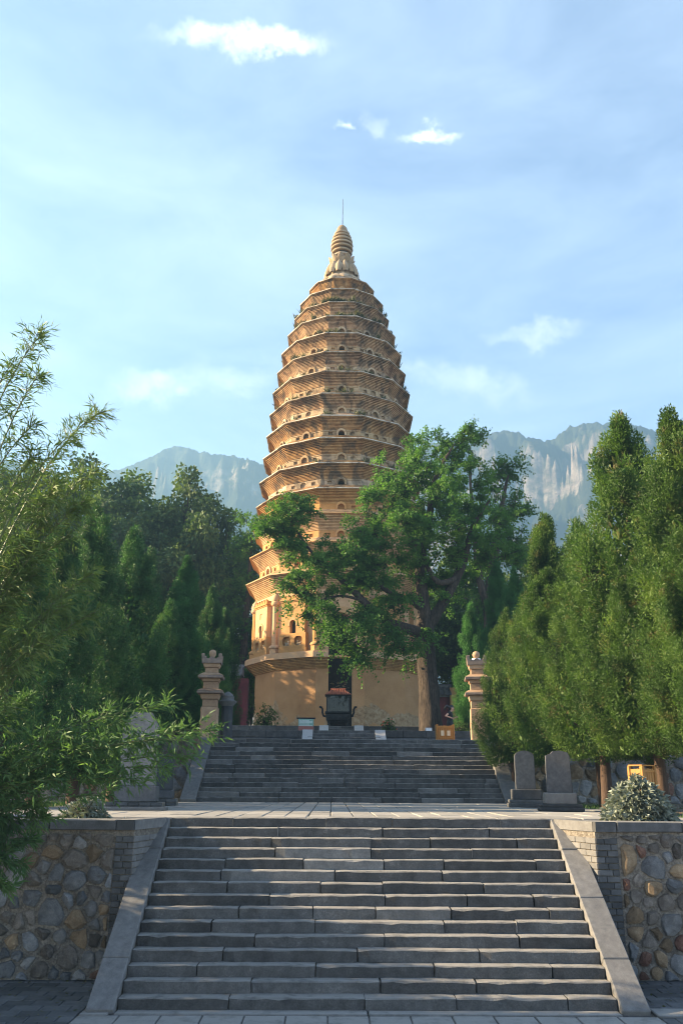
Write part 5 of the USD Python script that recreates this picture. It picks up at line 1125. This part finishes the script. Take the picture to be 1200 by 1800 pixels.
# ------------------------------------------------------------------ bins, board, burner
def bin_box(label, loc, rz, w, d, h, n, two=True):
    t = thing('wooden_litter_bin', label, 'litter bin', loc, rz)
    for s in (-1, 1):
        for q in (-1, 1): part('post', blk(.035, .035, 0, h + .02, .008), M['wood'], t) if False else part('post', (lambda v, f: (v + [s * (w / 2 - .03), q * (d / 2 - .03), 0], f))(*blk(.035, .035, 0, h + .03, .01)), M['wood'], t)
    for q in (-1, 1):
        for i in range(n):
            x = -w / 2 + .07 + (w - .14) * (i + .5) / n; hw_ = (w - .14) / n / 2 - .004
            part('slat', (lambda v, f: (v + [x, q * (d / 2 - .025), 0], f))(*blk(hw_, .011, .06, h - .02 + org.uniform(-.01, .01), .004)), M['wood'], t)
        part('rail', (lambda v, f: (v + [0, q * (d / 2 - .012), 0], f))(*blk(w / 2 - .065, .012, h - .10, h - .05, .004)), M['wood'], t); part('rail', (lambda v, f: (v + [0, q * (d / 2 - .012), 0], f))(*blk(w / 2 - .065, .012, .09, .14, .004)), M['wood'], t)
    for s in (-1, 1): part('side_panel', (lambda v, f: (v + [s * (w / 2 - .025), 0, 0], f))(*blk(.010, d / 2 - .07, .06, h - .03, .004)), M['wood'], t)
    part('liner', blk(w / 2 - .05, d / 2 - .05, .05, h - .08, .01), M['iron'], t)
    if two:
        for s in (-1, 1): part('label', (lambda v, f: (v + [s * w * .17, -d / 2 - .004, 0], f))(*blk(.062, .004, h * .34, h * .66, .002, 0)), M['paper'], t)
    else:
        part('lid', blk(w / 2 - .01, d / 2 - .01, h + .032, h + .06, .01), M['wood'], t)
    return t
b1 = at(782, 1298, 34.7); bin_box('varnished wooden litter bin with two paper labels at the head of the upper stairs', (b1[0], 34.7, ZP), 0, .70, .42, .62, 8)
b2 = at(1130, 1380, 19.8); bin_box('orange wooden litter bin showing above the silvery shrub', (b2[0], 19.8, ZT), .55, .46, .42, at(1130, 1350, 19.8)[2] - ZT, 4, False)

ip = at(537.5, 1282, 38.4); w = .345
t = thing('information_board', 'small green information board on a reddish foot, left of the low steps', 'sign', (ip[0], 38.4, PZ1))
hz0, hz1 = at(537, 1277, 38.4)[2] - PZ1, at(537, 1262.5, 38.4)[2] - PZ1
part('foot', blk(w - .01, .07, 0, hz0, .01), M['signred'], t); part('panel', blk(w - .01, .03, hz0 + .003, hz1 - .04, .006), M['signgreen'], t)
part('top_bar', (lambda v, f: (v + [0, 0, hz1 - .01], f))(*tube([[-w - .06, 0, 0], [w + .06, 0, 0]], .035, 10)), M['iron'], t)
for k in range(7):
    x1 = w - .06 if k % 3 else w - .2
    part('text_line', box(-w + .05, x1, -.0335, -.031, hz1 - .11 - k * .052, hz1 - .092 - k * .052), M['white'], t)

# incense burner before the door
bp = at(594, 1270, 44.6); bz = PZ2
t = thing('incense_burner', 'black iron incense burner with an orange tiled roof in front of the pagoda door', 'incense burner', (bp[0], 44.6, bz))
K = lambda py: at(594, py, 44.6)[2] - bz
zb0, zb1, zr0, zr1 = K(1268), K(1252), K(1222.5), K(1212.5)
for sx in (-1, 1):
    for sy in (-1, 1): part('leg', tube([[sx * .42, sy * .26, 0], [sx * .50, sy * .32, .12], [sx * .46, sy * .28, zb0 * .7], [sx * .50, sy * .30, zb0 + .05]], [.09, .07, .06, .08], 8), M['iron'], t, 50)
part('bowl', blk(.60, .40, zb0, zb1 - .08, .05, .0, (.64, .44)), M['iron'], t); part('bowl_rim', blk(.67, .47, zb1 - .078, zb1, .02), M['iron'], t)
for k in range(4):
    sph = trimesh.creation.icosphere(2, .075); part('boss', (np.array(sph.vertices) * [1, .45, 1] + [-.42 + k * .28, -.425, zb0 + .17], np.array(sph.faces)), M['iron'], t, 60)
for s in (-1, 1): part('handle', tube([[s * .60, 0, zb1 - .22], [s * .74, 0, zb1 - .20], [s * .80, 0, zb1 - .02], [s * .80, 0, zb1 + .14], [s * .86, 0, zb1 + .24], [s * .96, 0, zb1 + .25]], [.05, .05, .05, .05, .055, .06], 8), M['iron'], t, 50)
for sx in (-1, 1):
    for sy in (-1, 1): part('roof_post', (lambda v, f: (v + [sx * .57, sy * .37, 0], f))(*blk(.03, .03, zb1 + .002, zr0, .006, 0)), M['iron'], t)
M['pane'] = look('burner_glass', {'a': ('transparent_bsdf', {'color': (.35, .38, .40)}), 'b': ('glossy_bsdf', {'color': (.9, .9, .9), 'roughness': 0.03}), 'f': ('fresnel', {'IOR': 1.5}), 'm': ('mix_closure', {})}, [('f.fac', 'm.fac'), ('a.BSDF', 'm.closure1'), ('b.BSDF', 'm.closure2')], surface='m.closure')
part('glass_pane', blk(.54, .008, zb1 + .004, zr0 - .004, .002, 0, ) if False else (lambda v, f: (v + [0, -.37, 0], f))(*blk(.535, .008, zb1 + .004, zr0 - .004, .002, 0)), M['pane'], t)
part('ash_bed', blk(.5, .3, zb1 + .002, zb1 + .05, .02), M['stele_pale'], t)
for s in (-1, 1): part('bracket', blk(.0, .0, 0, 0.01, 0) if False else (lambda v, f: (v + [s * .47, -.37, zr0 - .14], f))(*blk(.07, .02, 0, .13, .01, 0, (.09, .02))), M['iron'], t)
ex, ey, rx_, hh = .68, .50, .34, zr1 - zr0
rc = np.array([[-ex, -ey, zr0], [ex, -ey, zr0], [ex, ey, zr0], [-ex, ey, zr0], [-rx_, -.05, zr0 + hh], [rx_, -.05, zr0 + hh], [rx_, .05, zr0 + hh], [-rx_, .05, zr0 + hh]])
part('roof', hexa(rc), M['glaze'], t); part('eave_board', blk(.67, .49, zr0 - .045, zr0 - .003, .01, 0), M['iron'], t)
for k in range(15):
    u = -1 + 2 * (k + .5) / 15; xb = u * ex * .97; xt = np.clip(u * ex, -rx_, rx_); q = 1.0 if abs(u * ex) <= rx_ else (ex - abs(u * ex)) / (ex - rx_)
    part('tile_row', tube([[xb, -ey - .01, zr0 + .01], [xb + (xt - xb) * q * .5, -ey + (ey - .05) * q * .5, zr0 + hh * q * .5 + .012], [xb + (xt - xb) * q, -ey + (ey - .05) * q, zr0 + hh * q + .012]], .028, 6), M['glaze'], t, 50)
part('roof_ridge', tube([[-rx_ - .05, 0, zr0 + hh + .03], [0, 0, zr0 + hh + .02], [rx_ + .05, 0, zr0 + hh + .03]], .04, 8), M['glaze'], t, 50)
wb = at(753, 1283, 38.6); t = thing('stone_tablet', 'small white stone tablet at the foot of the great ginkgo', 'tablet', (wb[0], 38.6, PZ1)); part('block', blk(.15, .10, 0, .17, .02), M['block'], t); part('face', (lambda v, f: (v + [0, -.102, 0], f))(*blk(.12, .004, .03, .14, .002, 0)), M['white'], t)

# ------------------------------------------------------------------ red walls behind the trees
def red_wall(label, x0, x1, y, z_eave, z_ridge, pier='plaster_up'):
    t = thing('red_temple_wall', label, 'wall', (0, y, 4.6)); h, r = z_eave - 4.6, z_ridge - 4.6
    part('wall', box(x0, x1, -.2, .2, 0, h - .12), M['red'], t); part('stone_foot', box(x0 - .02, x1 + .02, -.24, .24, -.05, .45), M['dark_stone'], t)
    part('cornice', box(x0 - .03, x1 + .03, -.32, .32, h - .118, h), M['greytile'], t)
    c = np.array([[x0 - .1, -.62, h], [x1 + .1, -.62, h], [x1 + .1, .62, h], [x0 - .1, .62, h], [x0 - .1, -.06, r - .1], [x1 + .1, -.06, r - .1], [x1 + .1, .06, r - .1], [x0 - .1, .06, r - .1]])
    part('roof', hexa(c), M['greytile'], t)
    n = int((x1 - x0) / .34)
    for k in range(n + 1):
        x = x0 + (x1 - x0) * k / n
        part('tile_row', tube([[x, -.64, h + .03], [x, -.35, h + .03 + (r - .1 - h) * .5], [x, -.06, r - .07]], .075, 6), M['greytile'], t, 50)
    part('ridge', tube([[x0 - .15, 0, r], [x1 + .15, 0, r]], .13, 8), M['greytile'], t, 50)
    part('end_pier', box(x1 + .005, x1 + .45, -.45, .45, 0, h + (.5 if pier == 'plaster_up' else -.15)), M[pier], t)
    return t
red_wall('red plastered wall with a grey tiled coping behind the great ginkgo', at(640, 1220, 60)[0], at(789, 1220, 60)[0], 60.0, at(780, 1223, 60)[2], at(780, 1206, 60)[2])
red_wall('dark red wall in shade behind the conifers right of the person', at(800, 1220, 63)[0], at(1000, 1220, 63)[0], 63.0, at(820, 1232, 63)[2], at(820, 1216, 63)[2], 'red')
red_wall('dark red wall in shade between the left pillar and the pagoda', at(250, 1220, 57)[0], at(424, 1220, 57)[0], 57.0, at(420, 1190, 57)[2], at(420, 1172, 57)[2], 'red')

# ------------------------------------------------------------------ shrubs and grass
def leafy_shrub(name, label, cat, loc, rx, ry, h, n, mat, leaf_l, lw, seed, group=None, upright=.3, flowers=0, open_=0.0, whorl=5):
    r = np.random.default_rng(seed); t = thing(name, label, cat, loc, group=group)
    m = n // whorl; d = rdir(r, m); d[:, 2] = np.abs(d[:, 2]) * 1.05 - .12; q = 1 - r.random(m) ** 1.6 * (.55 + open_)
    lump = .82 + .36 * meshkit.noise(d * 2.4 + seed, seed)
    c = d * np.array([rx, ry, h]) * (q * lump)[:, None]; c[:, 2] = np.maximum(c[:, 2], .03)
    cc = np.repeat(c, whorl, 0); dd = np.repeat(d, whorl, 0) + rdir(r, m * whorl) * .95; dd[:, 2] += upright * r.uniform(-1.6, 1, m * whorl)
    L = leaf_l * r.uniform(.6, 1.25, m * whorl)
    part('foliage', kites(cc + rdir(r, m * whorl) * .012, dd, rdir(r, m * whorl), L, L * lw, .45, .22, .3), M[mat], t)
    st = MB()
    for k in range(0, m, max(1, m // 70)): st.add(*tube([[c[k, 0] * .1, c[k, 1] * .1, 0], [c[k, 0] * .45, c[k, 1] * .45, c[k, 2] * .62], c[k]], [.014, .009, .004], 4, False))
    part('stems', st.mesh(), M['bark'], t)
    for k in range(flowers):
        p = d[k * 3] * np.array([rx, ry, h]) * 1.02; p[2] = max(p[2], .12); sp = trimesh.creation.icosphere(1, .035); part('flower', (np.array(sp.vertices) * [1, 1, .8] + p, np.array(sp.faces)), M['flower'], t, 60)
    return t
sb = at(1125, 1440, 15.95); leafy_shrub('silver_shrub', 'rounded shrub of narrow silvery leaves on the right end of the terrace edge', 'shrub', (sb[0], 15.98, ZT), .60, .42, .72, 5200, 'silver', .125, .21, 51)
sb = at(150, 1440, 15.95); leafy_shrub('silver_shrub', 'small dark shrub of narrow leaves under the bamboo on the left coping', 'shrub', (sb[0], 15.95, ZT), .36, .3, .36, 1100, 'silver', .10, .20, 52)
sb = at(468, 1278, 43.4); leafy_shrub('garden_bush', 'loose green bush at the left foot of the pagoda', 'bush', (sb[0], 43.4, PZ2 if 43.4 > 42 else PZ1), .62, .5, 1.25, 1500, 'bush', .11, .22, 53, upright=.8, open_=.3)
sb = at(683, 1284, 38.8); leafy_shrub('flowering_bush', 'small rose bush with red flowers right of the low steps', 'bush', (sb[0], 38.8, PZ1), .36, .34, .62, 900, 'bush', .07, .30, 54, flowers=9, open_=.2)
for px, py, Y, rr_, hh_, lab in ((806, 1290, 39.5, .55, .6, 'low green bush on the podium between the ginkgo trunk and the right pillar'), (824, 1290, 40.5, .5, .75, 'darker green bush on the podium just left of the right pillar'), (441, 1280, 44.5, .2, 1.9, 'thin climbing plant against the left edge of the pagoda base')):
    p = at(px, py, Y); leafy_shrub('garden_bush', lab, 'bush', (p[0], Y, PZ1 if Y < 42 else PZ2), rr_, rr_ * .8, hh_, 700, 'bush', .09, .26, int(px))
gr = np.random.default_rng(60); n = 9000
x, y = gr.uniform(6.9, 15, n), gr.uniform(17.5, 31.5, n); keep = meshkit.fbm(np.stack([x * .7, y * .5, 0 * x], -1), 3, 8) > .50; x, y = x[keep], y[keep]; n = len(x)
z = terrain_height(x, y); d = rdir(gr, n) * .6; d[:, 2] = 1
solo('grass', kites(np.stack([x, y, z - .02], 1), d, rdir(gr, n), gr.uniform(.10, .26, n), .012, .3, .15), M['grass'], 'short green grass under the conifers on the right', 'grass', kind='stuff')
gr = np.random.default_rng(61); n = 5000
x, y = gr.uniform(-14, -7.3, n), gr.uniform(17.5, 31.5, n); z = terrain_height(x, y); d = rdir(gr, n) * .6; d[:, 2] = 1
solo('grass', kites(np.stack([x, y, z - .02], 1), d, rdir(gr, n), gr.uniform(.10, .26, n), .012, .3, .15), M['grass'], 'green ground cover in the shade of the left conifers', 'grass', kind='stuff')
# weeds in the joints of the terrace edge and litter of fallen leaves on the court
lr = np.random.default_rng(62); n = 160
lx, ly = np.concatenate([lr.uniform(-6, -3.4, n // 2), lr.uniform(4.5, 7, n - n // 2)]), lr.uniform(12.6, 15.1, n)
solo('fallen_leaves', kites(np.stack([lx, ly, np.full(n, .042)], 1), np.column_stack([lr.normal(size=(n, 2)), np.full(n, .06)]), np.column_stack([lr.normal(size=(n, 2)), lr.uniform(-.2, .2, n)]), .07, .016, .5, 0, .2), M['weed'], 'scattered fallen leaves along the foot of the retaining walls', 'leaves', kind='stuff')

# ------------------------------------------------------------------ the person running on the plaza
def hull_body(bones, edge=.018, it=8):
    parts_ = []
    for (a, ra), (b, rb) in bones:
        s = [manifold3d.Manifold.sphere(r_, 16).translate(tuple(map(float, p_))) for p_, r_ in ((a, ra), (b, rb))]
        parts_.append(manifold3d.Manifold.batch_hull(s))
    m = manifold3d.Manifold.batch_boolean(parts_, manifold3d.OpType.Add).refine_to_length(edge)
    v, f, _ = meshkit.arrays(m); tm = trimesh.Trimesh(v, f, process=True); trimesh.smoothing.filter_taubin(tm, iterations=it)
    return np.array(tm.vertices), np.array(tm.faces)
def hand_bones(w, d, up):
    d = np.asarray(d, float) / np.linalg.norm(d); up = np.asarray(up, float); s = np.cross(d, up); s /= np.linalg.norm(s); w = np.asarray(w, float); up = np.cross(s, d)
    out = [((w, .020), (w + d * .05 + s * .02, .017)), ((w, .020), (w + d * .05 - s * .02, .017))]
    for i, l in enumerate((.048, .056, .052, .042)):
        b = w + d * .065 + s * (.028 - .019 * i); k = b + d * l * .55 + up * -.004; e = k + d * l * .1 - up * l * .55; e2 = e - d * l * .4
        out += [((b, .0095), (k, .009)), ((k, .009), (e, .0085)), ((e, .0085), (e2, .008))]
    b = w + d * .02 + s * .03; k = b + d * .03 + s * .018 - up * .012; out += [((b, .012), (k, .010)), ((k, .010), (k + d * .025 - s * .012 - up * .012, .009))]
    return out
pp = at(790.5, 1275, 36.8); PZh = 0.0
t = thing('person', 'woman in a black dress running to the right behind the labelled litter bin, arms bent', 'person', (pp[0], 36.8, ZP))
V3 = lambda *a: np.array(a, float)
hip, chest, neck, head = V3(0, 0, .86), V3(.02, 0, 1.18), V3(.05, 0, 1.32), V3(.09, 0, 1.46)
shL, shR = V3(-.02, -.155, 1.285), V3(.08, .155, 1.285)          # near (camera) side first
elL, wrL = V3(-.20, -.25, 1.13), V3(.05, -.22, 1.05)
elR, wrR = V3(.10, .22, 1.03), V3(.27, .16, 1.10)
hiL, hiR = V3(0, -.085, .84), V3(.02, .085, .84)
knL, anL = V3(.11, -.09, .48), V3(-.24, -.10, .66)
knR, anR = V3(.16, .09, .47), V3(.06, .09, .09)
bones = [((hip, .125), (V3(.01, 0, 1.0), .105)), ((V3(.01, 0, 1.0), .105), (chest, .115)), ((chest + [0, -.07, 0], .085), (chest + [0, .07, 0], .085)), ((shL, .050), (shR, .050)), ((chest, .10), (neck, .05)), ((neck, .045), (head - [0, 0, .07], .045)),
    ((head, .088), (head + [-.015, 0, .045], .085)), ((head + [.03, 0, -.06], .045), (head + [.045, 0, -.085], .03)), ((head + [.085, 0, -.01], .014), (head + [.104, 0, -.03], .011)),
    ((shL, .047), (elL, .036)), ((elL, .036), (wrL, .024)), ((shR, .047), (elR, .036)), ((elR, .036), (wrR, .024)),
    ((hiL, .088), (knL, .055)), ((knL, .054), (knL * .65 + anL * .35, .056)), ((knL * .65 + anL * .35, .056), (anL, .034)), ((hiR, .088), (knR, .055)), ((knR, .054), (knR * .65 + anR * .35, .056)), ((knR * .65 + anR * .35, .056), (anR, .034)),
    ((anL, .034), (anL + [-.06, 0, -.02], .033)), ((anL + [-.06, 0, -.02], .033), (anL + [-.02, 0, -.17], .028)), ((anR, .034), (anR + [0, 0, -.055], .033)), ((anR + [0, 0, -.055], .032), (anR + [.17, 0, -.06], .026)),
    ((head + [0, -.085, -.01], .02), (head + [-.01, -.088, .015], .022)), ((head + [0, .085, -.01], .02), (head + [-.01, .088, .015], .022))]
bones += hand_bones(wrL, wrL - elL, [0, 0, 1]) + hand_bones(wrR, wrR - elR, [0, -.3, 1])
body = part('body', hull_body(bones, .016, 6), M['skin'], t, True)
dress = [((V3(.0, 0, .84), .150), (V3(.01, 0, 1.0), .118)), ((V3(.01, 0, 1.0), .118), (chest, .130)), ((chest + [0, -.07, 0], .098), (chest + [0, .07, 0], .098)), ((shL, .058), (shR, .058)), ((shL, .058), (shL * .72 + elL * .28, .054)), ((shR, .058), (shR * .72 + elR * .28, .054)), ((hiL + [0, 0, -.02], .115), (hiL * .5 + knL * .5 + [.0, 0, .02], .092)), ((hiR + [0, 0, -.02], .115), (hiR * .5 + knR * .5 + [.0, 0, .02], .092)), ((chest, .115), (neck - [0, 0, .045], .068))]
part('dress', hull_body(dress, .02, 6), M['dress'], body, True)
hb = [((head + [-.03, 0, .03], .098), (head + [-.005, 0, .06], .092)), ((head + [-.06, 0, -.01], .07), (head + [-.09, 0, .04], .06)), ((head + [-.10, 0, .05], .045), (head + [-.20, 0, .09], .06)), ((head + [-.20, 0, .09], .065), (head + [-.27, 0, .02], .045)), ((head + [-.27, 0, .02], .045), (head + [-.30, 0, -.06], .02))]
part('hair', hull_body(hb, .02, 5), M['hair'], body, True)
for an, d in ((anL, V3(-.02, 0, -.17)), (anR, None)):
    sh = [((an + [-.055, 0, -.02], .045), (an + [-.02, 0, -.18], .036)), ((an + [0, 0, -.0], .042), (an + [-.06, 0, -.02], .045))] if d is not None else [((an + [-.02, 0, -.05], .044), (an + [.17, 0, -.06], .034))]
    part('shoe', hull_body(sh, .02, 4), M['white'], body, True)
for s in (-1, 1):
    e = head + [.078, s * .034, .018]; sp = trimesh.creation.icosphere(1, .012); part('eye', (np.array(sp.vertices) + e, np.array(sp.faces)), M['white'], body, 60)
    part('pupil', (np.array(sp.vertices) * .55 + e + [.008, s * .002, 0], np.array(sp.faces)), M['hair'], body, 60)
part('mouth', (lambda v, f: (v + head + [.062, 0, -.062], f))(*blk(.006, .018, -.004, .004, .002, 0)), M['signred'], body)
